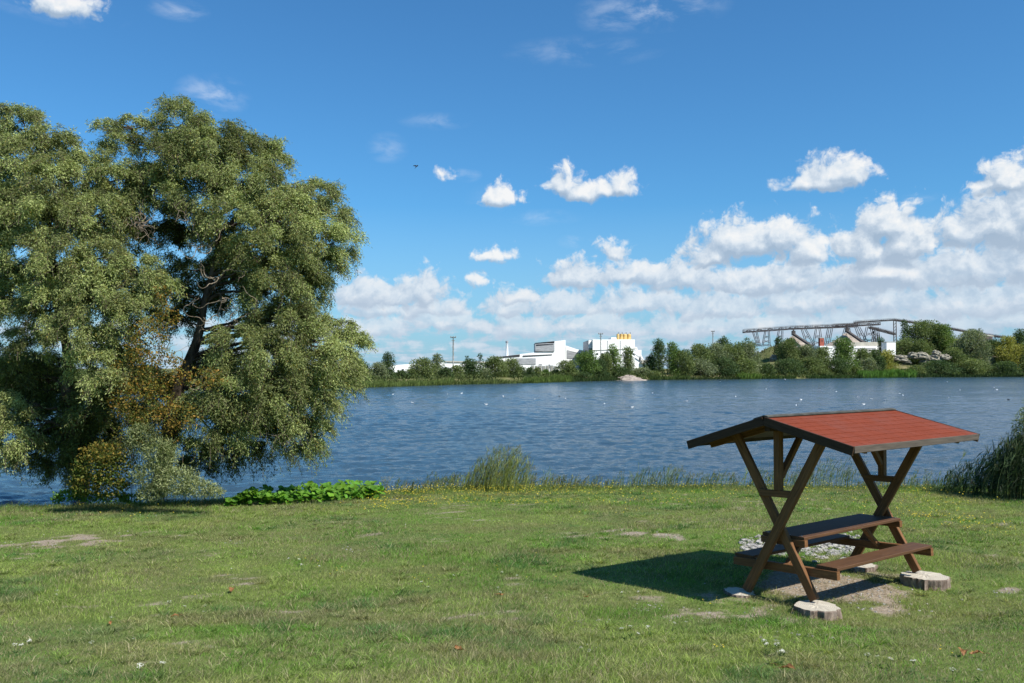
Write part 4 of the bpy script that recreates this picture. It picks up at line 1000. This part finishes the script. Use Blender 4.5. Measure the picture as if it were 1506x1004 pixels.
# chimney
def pole(name, px, top, base, d, r0, r1, mat, label, cat, extras=None):
    b = at(px, base, d); root = empty(name, tuple(b)); tag(root, label, cat)
    H = at(px, top, d)[2]-b[2]; m = MB(); tube(m, [(0, 0, -1), (0, 0, H*.5), (0, 0, H)], [r0, (r0+r1)/2, r1], 10); m.build('shaft' if cat == 'chimney' else 'mast', mat, root, smooth=True)
    return root, H
c, H = pole('chimney', 745.6, 501.3, 530, 395, .62, .5, M_white, 'thin white chimney behind the left part of the factory roof', 'chimney')
m = MB(); tube(m, [(0, 0, H-.9), (0, 0, H+.05)], .62, 10); m.build('collar', M_gpanel, c)
# square block with silos
PX0[0] = 905
sb = broot('factory_block', 905, 385, 'square white factory block with four ochre silos on its roof', 'factory')
part('wall', M_white, sb, [rect(871.8, 499, 933.6, 549)], 385, 34)
part('side_wing', M_gpanel, sb, [rect(865.8, 500, 871.7, 549)], 388, 30)
part('side_cap', M_white, sb, [rect(865.7, 500.2, 871.7, 511.8)], 387.7, .25)
part('roof_house', M_white, sb, [rect(898.8, 496, 906.6, 499)], 387, 12)
part('stair_wing', M_white, sb, [[(933.7, 549), (933.7, 509.8), (937, 510.5), (938.5, 514.8), (943.4, 514.4), (943.4, 522), (945, 525), (948, 531), (948, 549)]], 386, 26)
part('ledge', M_roofg, sb, [[(871.5, 515.2), (871.5, 514.4), (937.2, 512.0), (937.2, 512.8)]], 384.6, .4)
part('annex', M_roofg, sb, [rect(944, 529.3, 953, 534)], 384, 20)
part('cable_run', M_gpanel, sb, [[(919, 511.2), (920.2, 510.6), (949, 530.6), (947.6, 531)]], 384.5, .3)
part('window', M_gdark, sb, [rect(877, 519, 880, 521.5)], 384.8, .2); part('window', M_gdark, sb, [rect(884, 519, 887, 521.5)], 384.8, .2)
part('downpipe', M_gpanel, sb, [rect(893, 500.5, 893.8, 549)], 384.8, .2); part('downpipe', M_gpanel, sb, [rect(912, 500.5, 912.8, 549)], 384.8, .2); part('door', M_gdark, sb, [rect(940, 524, 942.5, 530)], 385.8, .2)
for k, px in enumerate((908.8, 913.6, 918.8, 924.8)):
    b = at(px, 499.3, 392+(px-905)*.22); q = b-np.array(sb.location); m = MB(); H = (499.3-491.4)/F_PX*392; rr_ = [.62, .72, 1.02, 1.0][k]
    tube(m, [q, q+np.array([0, 0, H*.8]), q+np.array([0, 0, H]), q+np.array([0, 0, H+.25])], [rr_, rr_, rr_*.92, rr_*.3], 12); s_ = m.build('silo', M_ochre, sb, smooth=True)
    m = MB(); tube(m, [q+np.array([rr_*.6, 0, H*.9]), q+np.array([rr_*.6, 0, H+.9])], .13, 6); m.build('vent_pipe', M_steel, s_)
# trailers / white containers in front
M_trail = surf('white trailer box', lambda g: (.72, .73, .72), .5, .4)
for k, px in enumerate((783.5, 789, 794.5, 800, 805.5, 811.5, 817)):
    d = 345; b = at(px, 543, d); b[2] = float(gz(b[0], d)); root = empty('trailer', tuple(b)); H = at(px, 536.6+[0, .6, 0, .8, .3, 0, .9][k], d)[2]-b[2]; w = 1.15
    m = MB(); box(m, (0, 2.5, H*.55), (w*1.0, 5, H*.9)); m.build('box', M_trail, root)
    m = MB(); box(m, (-.22*w, -.06, H*.55), (.5*w*.8, .08, H*.78)); box(m, (.22*w, -.06, H*.55), (.5*w*.8, .08, H*.78)); m.build('rear_door', M_roofg, root)
    m = MB()
    for sx in (-.4, .4): tube(m, [(sx*w-.1, .3, .32), (sx*w+.1, .3, .32)], .32, 10)
    m.build('wheel', M_gdark, root)
    tag(root, ['white trailer at the left end of the parked row below the factory', 'white trailer second from the left in the row below the factory', 'white trailer third from the left in the row below the factory', 'white trailer in the middle of the row below the factory', 'white trailer third from the right in the row below the factory', 'white trailer second from the right in the row below the factory', 'white trailer at the right end of the parked row below the factory'][k], 'trailer', 'white trailers parked below the factory')
# masts
def lightmast(px, top, base, d, label, w):
    root, H = pole('lighting_mast', px, top, base, d, .24, .14, M_mast, label, 'mast')
    m = MB(); box(m, (0, 0, H-.15), (w, .25, .25)); box(m, (0, 0, H-1.1), (w*.6, .25, .2)); m.build('crossarm', M_mast, root)
    for sx in (-.42, 0, .42):
        m = MB(); box(m, (sx*w, -.2, H+.15), (.36, .3, .3)); m.build('lamp', M_mast, root)
    m = MB(); s_ = .42
    for z in np.arange(1, H-2, 1.6): bar(m, (-s_, -.3, z), (s_, -.3, z+1.5), .07, .07)
    m.build('ladder', M_mast, root)
lightmast(666.4, 495.6, 552, 300, 'tall grey lighting mast rising behind the trees left of the factory', 1.8)
lightmast(883.6, 490.5, 549, 370, 'slim lighting mast in front of the square white factory block', 1.9)
lightmast(1048.5, 487, 512, 420, 'small wooden pole with crossarm above the long thicket', 1.6)

# ------------------------------------------------------------------ conveyor plant
def truss(m, a, b, h, n, w, r_):
    """box lattice girder between a and b: four chords and zigzag webs"""
    a = np.array(a); b = np.array(b); up = np.array([0, 0, h]); dp = np.array([0, w, 0])
    for o_ in (0*dp, dp):
        bar(m, a+o_, b+o_, r_, r_); bar(m, a+o_+up, b+o_+up, r_, r_)
        for k in range(n):
            p = a+(b-a)*k/n+o_; q = a+(b-a)*(k+1)/n+o_
            bar(m, p, p+up, r_*.7, r_*.7); bar(m, p if k % 2 == 0 else p+up, q+up if k % 2 == 0 else q, r_*.7, r_*.7)
        bar(m, b+o_, b+o_+up, r_*.7, r_*.7)
D_C = 470
def relm(fn, root):
    m = MB(); fn(m); m.v = [v-np.array(root.location) for v in m.v]; return m
def conveyor(label, pts, d, h, legs, name='conveyor', deck=True, top_post=None):
    b = at(pts[0][0], 520, d); b[2] = float(gz(b[0], d)); root = empty(name, tuple(b)); tag(root, label, 'conveyor')
    P = [at(px, py, d) for px, py in pts]
    for k in range(len(P)-1):
        L_ = np.linalg.norm(P[k+1]-P[k]); n = max(2, int(L_/2.6))
        relm(lambda m: truss(m, P[k], P[k+1], h, n, 2.4, .26), root).build('girder', M_steel, root)
        if deck: relm(lambda m: bar(m, P[k]+np.array([0, 1.2, h*.35]), P[k+1]+np.array([0, 1.2, h*.35]), 1.9, h*.34), root).build('belt', M_belt, root)
        def rail(m):
            for yy in (0, 2.4):
                o_ = np.array([0, yy, h+.55]); bar(m, P[k]+o_, P[k+1]+o_, .09, .09)
                for q in range(n): p = P[k]+(P[k+1]-P[k])*q/n+np.array([0, yy, h]); bar(m, p, p+np.array([0, 0, .6]), .08, .08)
        relm(rail, root).build('railing', M_steel, root)
    for (tx, ty, b1, b2, by) in legs:
        def lg(m):
            for yy in (0, 2.4):
                t_ = at(tx, ty, d)+np.array([0, yy, 0]); q1 = at(b1, by, d)+np.array([0, yy, 0]); q2 = at(b2, by, d)+np.array([0, yy, 0])
                bar(m, t_-np.array([.9, 0, 0]), q1, .26, .26); bar(m, t_+np.array([.9, 0, 0]), q2, .26, .26)
                for f in (.3, .6, .85):
                    u = t_+(q1-t_)*f; v_ = t_+(q2-t_)*min(1, f+.15); bar(m, u, v_, .14, .14); 
                    u = t_+(q2-t_)*f; v_ = t_+(q1-t_)*min(1, f+.15); bar(m, u, v_, .14, .14)
        relm(lg, root).build('leg', M_steel, root)
    return root
conveyor('long grey lattice conveyor bridge rising to the right above the thicket', [(1094, 489.2), (1165, 484.2), (1262, 480.6)], 470, 1.35,
         [(1111, 488, 1115, 1119, 509), (1129, 487, 1122, 1133, 509), (1149, 486, 1142, 1151, 509), (1183, 484, 1190, 1202, 514), (1204, 483, 1196, 1211, 514), (1222, 482.4, 1213, 1219, 514), (1247, 482, 1236, 1256, 512)])
cv = conveyor('upper conveyor bridge reaching the tall post beside the dark tree', [(1226, 481.3), (1295, 477.6)], 476, 1.3,
         [(1262, 480.5, 1270, 1280, 510), (1279, 480, 1270, 1290, 510), (1289, 481, 1284, 1296, 510)])
conveyor('thin high conveyor running down to the right behind the large trees', [(1258, 474.6), (1316, 471.0), (1345, 474.8), (1400, 484), (1440, 491.5), (1480, 497)], 482, .6, [(1444, 492, 1438, 1450, 512), (1465, 495, 1460, 1470, 512)])
conveyor('short conveyor sloping down towards the tall post', [(1280, 482.4), (1318, 492.5)], 473, .9, [(1290, 486, 1288, 1293, 512)])
def steelpost(px, top, base, d, w, label):
    b = at(px, base, d); root = empty('steel_post', tuple(b)); H = at(px, top, d)[2]-b[2]; tag(root, label, 'post'); m = MB()
    for sx in (-w/2, w/2): bar(m, (sx, 0, -3), (sx, 0, H), .38, .38)
    m.build('upright', M_steel, root); m = MB()
    for z in np.arange(.5, H-1, 1.7): bar(m, (-w/2, 0, z), (w/2, 0, z+1.4), .16, .16)
    m.build('bracing', M_steel, root)
steelpost(1316.5, 470.8, 508, 480, 1.3, 'tall double steel post carrying the high conveyor left of the dark tree')
# gravel cones
def cone(px, top, base, wl, wr, d, label, seed):
    r = np.random.default_rng(seed); a = at(px, top, d); zb = at(px, base, d)[2]; root = empty('gravel_heap', (a[0], d, zb)); H = a[2]-zb; n = 40; V = []
    for k in range(9):
        f = k/8; z = H*(1-f)**1.02
        for q in range(n):
            th = q/n*6.283; w = (wr if math.cos(th) > 0 else wl)/F_PX*d; w = w*(1+.06*math.sin(5*th+seed)+.03*r.normal())
            V.append((w*f*math.cos(th), (wl+wr)*.5/F_PX*d*f*math.sin(th), z+(.15*r.normal() if 0 < k else 0)))
    i_ = np.arange(8)[:, None]*n; j_ = np.arange(n)[None]; m = MB(); m.add(V, np.stack([i_+j_, i_+n+j_, i_+n+(j_+1) % n, i_+(j_+1) % n], -1).reshape(-1, 4))
    o = m.build('heap', M_gravel, root); tag(root, label, 'gravel heap', 'gravel heaps under the conveyor')
    return root, a, zb
r1, a1, z1 = cone(1167, 492.5, 520, 40, 42, 462, 'pale gravel heap left of the brick tower under the conveyor', 3)
r2, a2, z2 = cone(1246, 488.5, 518, 46, 40, 466, 'larger gravel heap right of the brick tower under the conveyor', 4)
for px0, py0, px1, py1, d, lab in [(1167, 491.3, 1194, 509, 461, 'dark sloping belt frame down the side of the left gravel heap'), (1246, 487, 1270, 503.5, 465, 'dark sloping belt frame down the side of the right gravel heap')]:
    p, q = at(px0, py0, d-2), at(px1, py1, d-14); root = empty('belt_frame', tuple(p)); m = MB(); bar(m, (0, 0, 0), q-p, 1.5, .9); m.build('beam', M_steel, root)
    m = MB(); box(m, (0, 0, .6), (1.6, 1.6, 2.2)); box(m, (0, 0, 2.1), (.6, .6, .9)); m.build('drive_head', M_steel, root); tag(root, lab, 'conveyor frame')
# brick tower, low white building, white box
PX0[0] = 1209
bt = broot('brick_tower', 1209, 430, 'small red brick tower behind the low white building', 'tower')
part('wall', M_brick, bt, [rect(1206, 497, 1212, 516)], 430, 2.4); part('cap', M_roofg, bt, [rect(1205.6, 496.2, 1212.4, 497)], 429.8, 2.8); part('window', M_gdark, bt, [rect(1208.4, 500, 1209.8, 502)], 429.9, .1)
PX0[0] = 1206
lb = broot('low_building', 1255, 425, 'long low white building with beige roof under the conveyor', 'building')
part('wall', M_white, lb, [rect(1206, 508.5, 1301, 546)], 425, 14); part('roof', M_roofg, lb, [[(1240, 508.3), (1241, 503.4), (1286, 502.6), (1301, 504.6), (1301, 508.3)]], 426, 13)
part('window_band', M_gpanel, lb, [rect(1258, 511.6, 1288, 513)], 424.7, .2); part('window_band', M_gpanel, lb, [rect(1207, 511.3, 1225, 512.2)], 424.7, .2)
for q in range(5): part('window', M_gdark, lb, [rect(1262+q*5.2, 514, 1264.6+q*5.2, 516)], 424.7, .2)
PX0[0] = 1311
wb = broot('white_cabin', 1311, 428, 'plain white cabin left of the large olive tree', 'cabin'); part('wall', M_white, wb, [rect(1304, 503, 1317.3, 522)], 428, 6); part('roof', M_roofg, wb, [rect(1303.6, 502.2, 1317.7, 503)], 427.7, 6.6)
# dark shed structures at the right under the descending conveyor
PX0[0] = 1450
sh = broot('gravel_screen', 1452, 470, 'rusty screening shed at the far right among the treetops', 'shed')
part('wall', M_belt, sh, [rect(1438, 492, 1460, 510)], 470, 5); part('roof', M_roofg, sh, [[(1437, 492), (1437, 489.5), (1462, 493.5), (1462, 495)]], 469.5, 6); part('opening', M_gdark, sh, [rect(1443, 497, 1448, 501)], 469.7, .2); part('opening', M_gdark, sh, [rect(1452, 498, 1457, 502)], 469.7, .2)
# boulders
M_rock = surf('lichened rock', two((.13, .12, .09), (.36, .33, .26), .9, 6), .95, .1, lambda g: g.bump(g.noise(g.coord('Object'), 2, 6, .7), .8, .4))
for k, (px, py, w, h_, lab) in enumerate([(1324, 527, 22, 7, 'long grey boulder at the left end of the pile across the lake'), (1343, 523, 16, 7, 'pale flat topped boulder left of centre in the pile'), (1356, 524, 22, 8, 'large cream boulder with dark hollow in the middle of the pile'),
      (1377, 519, 12, 6, 'small block resting on top at the right of the pile'), (1374, 527, 18, 7, 'brownish boulder below the small top block'), (1389, 525, 18, 6, 'flat grey boulder at the right end of the pile'),
      (1334, 531, 12, 4, 'low white stone lying in front of the pile at left'), (1359, 531, 14, 4, 'low white slab in front of the middle boulder'), (1293, 527, 16, 4, 'flat pale slab beside the dark bush left of the pile'), (1138, 528, 12, 8, 'pale sandy boulder at the foot of the hillock')]):
    r = np.random.default_rng(700+k); d = 425 if px > 1200 else 385; p = at(px, py+2, d); root = empty('boulder', tuple(p)); n1, n2 = 11, 7; V = []; W = w/F_PX*d/2; Hh = h_/F_PX*d
    for a in range(n2):
        th = math.pi*.5*a/(n2-1)*1.15
        for b in range(n1): ph = 6.283*b/n1; kk = 1+.16*r.normal(); V.append((W*kk*math.sin(th)**.6*math.cos(ph), W*.8*kk*math.sin(th)**.6*math.sin(ph), Hh*math.cos(th)*(1+.1*r.normal())))
    i_ = np.arange(n2-1)[:, None]*n1; j_ = np.arange(n1)[None]; m = MB(); m.add(V, np.stack([i_+j_, i_+n1+j_, i_+n1+(j_+1) % n1, i_+(j_+1) % n1], -1).reshape(-1, 4))
    m.build('rock', M_rock, root); tag(root, lab, 'boulder', 'boulders piled on the far bank')
# gravel slip at the water
m = MB(); r = np.random.default_rng(99); d = 305; c = at(927, 557, d); V = []
for a in range(10):
    for b in range(24):
        f = a/9; th = 6.283*b/24; V.append((c[0]+(6.2*f*(1+.1*r.normal()))*math.cos(th), c[1]+4+7*f*math.sin(th), WATER-.3+2.1*(1-f**1.3)+.12*r.normal()))
i_ = np.arange(9)[:, None]*24; j_ = np.arange(24)[None]; m.add(V, np.stack([i_+j_, i_+24+j_, i_+24+(j_+1) % 24, i_+(j_+1) % 24], -1).reshape(-1, 4))
tag(m.build('gravel_slip', M_gravel), 'small pinkish gravel slip running into the water below the factory', 'gravel bank')

# ------------------------------------------------------------------ birds
M_bw = surf('white plumage', lambda g: (.78, .78, .77), .7, .2); M_bg = surf('grey wing plumage', lambda g: (.36, .37, .39), .7, .2); M_bk = surf('black plumage', lambda g: (.02, .02, .022), .6, .3); M_bill = surf('bill', lambda g: (.5, .28, .05), .5, .3)
def bird(name, body, wing, label, cat, group):
    root = empty(name); m = MB(); a = 10
    # continuous body: tail, belly, breast, neck, head, along +x
    prof = [(-.24, .07, .004), (-.20, .075, .02), (-.12, .055, .055), (0, .045, .08), (.09, .055, .075), (.14, .09, .05), (.165, .13, .036), (.185, .165, .042), (.215, .168, .036), (.235, .165, .012)]
    V = [];
    for k, (x, z, rr_) in enumerate(prof):
        for q in range(a): th = 6.283*q/a; V.append((x, rr_*math.cos(th), z+rr_*math.sin(th)*.85))
    i_ = np.arange(len(prof)-1)[:, None]*a; j_ = np.arange(a)[None]; m.add(V, [np.stack([i_+j_, i_+(j_+1) % a, i_+a+(j_+1) % a, i_+a+j_], -1).reshape(-1, 4), np.array([list(range(a))[::-1]]), np.array([list(range(len(V)-a, len(V)))])])
    m.build('body', body, root, smooth=True)
    for s in (-1, 1):
        m = MB(); P = [(.07, s*.072, .085), (.0, s*.082, .095), (-.10, s*.068, .095), (-.25, s*.025, .10), (-.12, s*.035, .135), (.0, s*.045, .128)]
        m.add(P+[(x, y*.8, z-.01) for x, y, z in P], [np.array([[0, 1, 2, 3, 4, 5]]), np.array([[6+k for k in range(6)][::-1]]), np.array([[k, (k+1) % 6, 6+(k+1) % 6, 6+k] for k in range(6)])]); m.build('wing', wing, root)
    m = MB(); tube(m, [(.23, 0, .165), (.262, 0, .158), (.278, 0, .15)], [.010, .007, .002], 6); m.build('bill', M_bill, root)
    return tag(root, label, cat, group)
gull = bird('gull', M_bw, M_bw, 'small white gull floating on the lake', 'gull', 'white gulls floating on the lake')
gp = [(578,580),(607,593),(658,579.5),(679,578.6),(715,595),(786.6,587),(832,587.5),(889,594),(930,599),(1154.7,557.8),(1059,561),(1082,583.5),(1178,588),(1127,572),(1262.6,584.7),(1393,561.5),(1462,569.5),(1466,573),(1412,573.5),(1396,585.5),(1328,581.6),(1323,578.7),(1282,587),(1301,588.7),(1171,596),(1270,595),(1010,590),(960,578),(740,583),(1230,576)]
for k, (px, py) in enumerate(gp):
    d = (EYE-WATER)/(-ray(px, py)[2]); o = gull if k == 0 else copy_tree(gull)
    o.location = (ray(px, py)[0]*d, d, WATER-.012); s_ = 1.15*(1.0+.25*math.sin(k*2.3))*(1.25 if d > 200 else 1); s_ *= .68; o.scale = (s_,)*3; o.rotation_euler[2] = (k*2.4) % 6.28
coot = bird('coot', M_bk, M_bk, 'small black water bird swimming on the lake', 'water bird', 'black water birds on the lake')
for k, (px, py) in enumerate([(822.8, 583), (1205, 571), (1483, 588)]):
    d = (EYE-WATER)/(-ray(px, py)[2]); o = coot if k == 0 else copy_tree(coot); o.location = (ray(px, py)[0]*d, d, WATER-.02); o.scale = (.95,)*3; o.rotation_euler[2] = k*2.0+1
# flying bird
p = at(612.5, 244.5, 60); root = empty('flying_bird', tuple(p)); root.rotation_euler = (.3, -.9, .6)
m = MB(); prof = [(-.16, .003), (-.10, .018), (-.02, .030), (.06, .026), (.10, .018), (.125, .020), (.15, .006)]; V = [(x, q*math.cos(t_), q*math.sin(t_)) for x, q in prof for t_ in np.arange(8)*.785]
i_ = np.arange(6)[:, None]*8; j_ = np.arange(8)[None]; m.add(V, [np.stack([i_+j_, i_+(j_+1) % 8, i_+8+(j_+1) % 8, i_+8+j_], -1).reshape(-1, 4)]); m.build('body', M_bk, root, smooth=True)
for s in (-1, 1):
    m = MB(); P = [(.06, s*.02, .01), (.07, s*.10, .05), (.0, s*.24, .08), (-.05, s*.25, .075), (-.02, s*.10, .035), (-.04, s*.02, .01)]; m.add(P+[(x, y, z-.006) for x, y, z in P], [np.array([[0, 1, 2, 3, 4, 5]]), np.array([[11, 10, 9, 8, 7, 6]]), np.array([[k, (k+1) % 6, 6+(k+1) % 6, 6+k] for k in range(6)])]); m.build('wing', M_bk, root)
m = MB(); m.add([(-.14, 0, 0), (-.23, .05, 0), (-.18, 0, .002), (-.23, -.05, 0)], np.array([[0, 1, 2], [0, 2, 3]])); m.build('tail', M_bk, root)
tag(root, 'small dark bird flying in the blue sky above the lake', 'bird')
# ------------------------------------------------------------------ camera, light, world
cam = bpy.data.cameras.new('Camera'); co = bpy.data.objects.new('Camera', cam); COL.objects.link(co)
co.location = (0, 0, EYE); co.rotation_euler = (math.pi/2+PITCH, 0, 0)
cam.sensor_width = 36; cam.lens = 36*F_PX/1506; cam.clip_start = .1; cam.clip_end = 9000
scene.camera = co
sd = np.array([math.sin(R(SUN_AZ))*math.cos(R(SUN_EL)), math.cos(R(SUN_AZ))*math.cos(R(SUN_EL)), math.sin(R(SUN_EL))])
L = bpy.data.lights.new('Sun', 'SUN'); L.energy = 5.0; L.angle = R(.55); L.color = (1, .95, .87)
lo = bpy.data.objects.new('Sun', L); COL.objects.link(lo); lo.location = (20, -5, 30)
from mathutils import Vector
lo.rotation_euler = Vector(tuple(sd)).to_track_quat('Z', 'Y').to_euler()
# ------------------------------------------------------------------ sky: Nishita plus procedural clouds, in azimuth / elevation degrees
W = bpy.data.worlds.new('World'); scene.world = W; W.use_nodes = True
nt = W.node_tree; nt.nodes.clear(); g = G(nt)
sky = g.n('ShaderNodeTexSky'); sky.sky_type = 'NISHITA'; sky.sun_disc = False
sky.sun_elevation = R(SUN_EL); sky.sun_rotation = R(SUN_AZ); sky.altitude = 0; sky.air_density = 1.0; sky.dust_density = .5; sky.ozone_density = 2.2
def blob(px, py, rx, ry, w=1.0):
    d = ray(px, py); d = d/np.linalg.norm(d); k = 180/math.pi
    return (math.atan2(d[0], d[1])*k, math.asin(d[2])*k, rx/F_PX*k, ry/F_PX*k, w)
# rows of cumulus, farthest (lowest) first; each row is shaded on its own and laid over the one behind
ROWS = [
 [(540,478,90,20),(660,470,70,22),(770,478,90,26),(880,474,90,24),(1010,478,110,26),(1130,474,90,22),(1260,470,120,30),(1400,474,120,28),(1500,466,80,28)],
 [(560,452,70,20),(640,448,60,18,.9),(745,448,46,22,.9),(830,446,80,22),(930,440,90,24),(1060,446,110,26),(1180,440,90,30),(1300,436,90,30),(1420,440,110,32),(1510,430,60,36)],
 [(540,428,60,28),(590,432,50,28),(627,424,36,30,1.1),(760,434,36,16,.9),(850,402,56,28),(930,400,80,22),(1000,405,70,26),(1100,412,90,26),(1170,404,70,30),(1260,405,60,30),(1330,398,70,34),(1440,388,110,36),(1510,372,80,50)],
 [(1050,372,52,28),(1090,350,70,36),(1150,346,56,34),(1190,366,40,26),(905,366,26,20,.6),(1420,335,60,34,.9),(1480,318,70,50),(1520,300,60,70)],
 [(1305,326,50,36,1.1),(1275,362,48,40,1.1),(1330,350,40,40,1.1),(1295,395,60,30),(1486,258,44,30),(1450,268,24,12,.8)],
 [(828,268,34,27),(862,280,48,20),(915,270,32,22),(888,277,34,16),(735,287,30,22),(768,291,24,9,.5),(1225,250,46,28),(1258,250,30,24),(1185,266,38,18),(1215,262,60,22),(725,371,36,17,.75),(703,413,26,13,.75),(655,255,16,11,.55),(95,4,50,24)]]
WISP = [blob(*a) for a in [(262,14,46,16,.8),(312,140,56,32,1),(570,217,34,24,.6),(1350,288,28,14,.7),(960,12,120,34,1),(905,30,60,22,.6),(640,178,60,14,.5),(860,75,130,24,.45),(850,355,34,12,.9),(685,257,26,12,.7),(800,320,60,14,.5),(90,14,90,22,.6),(720,300,40,30,.3)]]
grp = bpy.data.node_groups.new('CloudField', 'ShaderNodeTree')
grp.interface.new_socket('P', in_out='INPUT', socket_type='NodeSocketVector')
for k in range(len(ROWS)): grp.interface.new_socket('F%d' % k, in_out='OUTPUT', socket_type='NodeSocketFloat')
grp.interface.new_socket('Deck', in_out='OUTPUT', socket_type='NodeSocketFloat'); grp.interface.new_socket('Detail', in_out='OUTPUT', socket_type='NodeSocketFloat')
q = G(grp); gi = q.n('NodeGroupInput').outputs[0]; go = q.n('NodeGroupOutput')
wn = q.n('ShaderNodeTexNoise', noise_dimensions='2D'); q.link(gi, wn.inputs['Vector']); wn.inputs['Scale'].default_value = .55; wn.inputs['Detail'].default_value = 4
wv = q.vmath('MULTIPLY', q.vmath('SUBTRACT', wn.outputs['Color'], (.5, .5, .5)), (1.8, .9, 0))
p = q.vmath('ADD', gi, wv)
for k, row in enumerate(ROWS):
    F_ = None
    for a, e, rx, ry, w in [blob(*b) for b in row]:
        o_ = q.vmath('MULTIPLY', q.vmath('SUBTRACT', p, (a, e-.3*ry, 0)), (.8/rx, .60/ry, 0))
        l = q.vmath('LENGTH', q.vmath('MAXIMUM', o_, q.vmath('MULTIPLY', o_, (1, -2.2, 1))))
        v = q.math('MULTIPLY_ADD', l, -w, w)
        F_ = v if F_ is None else q.math('SMOOTH_MAX', F_, v, .10)
    q.link(q.math('MAXIMUM', F_, -1.5), go.inputs[k])
sep = q.n('ShaderNodeSeparateXYZ'); q.link(gi, sep.inputs[0])
el = q.math('MAXIMUM', sep.outputs[1], .0)
yy = q.math('LOGARITHM', q.math('ADD', el, .9), 2.718)
cv_ = q.n('ShaderNodeCombineXYZ'); q.link(q.math('MULTIPLY', sep.outputs[0], .20), cv_.inputs[0]); q.link(q.math('MULTIPLY', yy, 2.6), cv_.inputs[1])
dk = q.noise(cv_.outputs[0], 1.6, 6, .58, .3, '2D')
deck = q.math('MULTIPLY', q.math('SUBTRACT', dk, .36), 2.0)
deck = q.math('SUBTRACT', deck, q.mapr(sep.outputs[1], 2.4, 5.0, 0, 3.0, True))
q.link(deck, go.inputs[len(ROWS)])
n1 = q.noise(gi, .8, 8, .55, .1, '2D')
vo = q.n('ShaderNodeTexVoronoi', voronoi_dimensions='2D', feature='F1'); q.link(p, vo.inputs['Vector']); vo.inputs['Scale'].default_value = .95; vo.inputs['Detail'].default_value = 3.0; vo.inputs['Roughness'].default_value = .55; vo.inputs['Lacunarity'].default_value = 2.2
q.link(q.math('ADD', q.math('MULTIPLY', q.math('SUBTRACT', n1, .5), .80), q.math('MULTIPLY', q.math('SUBTRACT', .45, vo.outputs['Distance']), .36)), go.inputs[len(ROWS)+1])
tc = g.n('ShaderNodeTexCoord').outputs['Generated']; s3 = g.n('ShaderNodeSeparateXYZ'); g.link(g.vmath('NORMALIZE', tc), s3.inputs[0])
az = g.math('MULTIPLY', g.math('ARCTAN2', s3.outputs[0], s3.outputs[1]), 57.2958); e = g.math('MULTIPLY', g.math('ARCSINE', s3.outputs[2]), 57.2958)
cb = g.n('ShaderNodeCombineXYZ'); g.link(az, cb.inputs[0]); g.link(e, cb.inputs[1]); P0 = cb.outputs[0]
def field(off):
    x = g.n('ShaderNodeGroup'); x.node_tree = grp; g.link(g.vmath('ADD', P0, off) if off else P0, x.inputs[0]); return x.outputs
A0, A1 = field(None), field((.22, .62, 0))
nR = len(ROWS)
sk = g.mix(1.0, sky.outputs[0], (.35, .75, 1.02), 'MULTIPLY')
col = g.mix(g.mapr(e, 0, 10, .6, 0), sk, (2.7, 4.0, 5.6))
WF = None
for a, e_, rx, ry, w in WISP:
    l = g.vmath('LENGTH', g.vmath('MULTIPLY', g.vmath('SUBTRACT', P0, (a, e_, 0)), (1/rx, 1/ry, 0)))
    v = g.math('MULTIPLY', g.math('MAXIMUM', g.math('SUBTRACT', 1.0, l), 0.0), w); WF = v if WF is None else g.math('MAXIMUM', WF, v)
wnz = g.mapr(g.noise(g.vmath('MULTIPLY', P0, (.45, 1.1, 0)), .7, 8, .62, .25, '2D'), .40, .80, 0, 1, True)
col = g.mix(g.math('MULTIPLY', g.math('MULTIPLY', WF, wnz), .62, clamp=True), col, (5.4, 6.0, 6.9))
low = g.mapr(e, 0, 7.5, .72, 0.0)
ndet, nrel = A0[nR+1], g.math('SUBTRACT', A0[nR+1], A1[nR+1])
def layer(col, f0, f1, kF, a0, a1, dens):
    d0 = g.math('ADD', f0, ndet)
    alpha = g.math('MULTIPLY', g.mapr(d0, a0, a1, 0, 1, True), dens)
    rel = g.math('ADD', g.math('MULTIPLY', g.math('SUBTRACT', f0, f1), kF), g.math('MULTIPLY', nrel, .42))
    lit = g.mapr(rel, -.19, .46, 0, 1)
    c = g.ramp(lit, [(0, (2.65, 3.45, 4.45)), (.3, (3.55, 4.3, 5.2)), (.6, (5.45, 5.9, 6.35)), (.88, (6.75, 6.75, 6.7))])
    c = g.mix(low, c, (4.3, 4.95, 5.8))
    return g.mix(alpha, col, c)
col = layer(col, A0[nR], A1[nR], .25, -.15, .5, .8)
for k in range(nR):
    far = k < 3
    col = layer(col, A0[k], A1[k], .55 if far else .85, -.02, .36 if k < 5 else .42, [.75, .85, .93, .95, .98, .95][k])
bg = g.n('ShaderNodeBackground'); g.link(col, bg.inputs[0]); bg.inputs[1].default_value = .1
wo = g.n('ShaderNodeOutputWorld'); g.link(bg.outputs[0], wo.inputs[0])
W.cycles.sampling_method = 'MANUAL'; W.cycles.sample_map_resolution = 512
scene.view_settings.view_transform = 'Standard'; scene.view_settings.look = 'None'
scene.view_settings.exposure = 0.5; scene.view_settings.gamma = 1.0
scene.cycles.max_bounces = 6; scene.cycles.diffuse_bounces = 3; scene.cycles.transmission_bounces = 4; scene.cycles.glossy_bounces = 3
scene.cycles.use_denoising = True
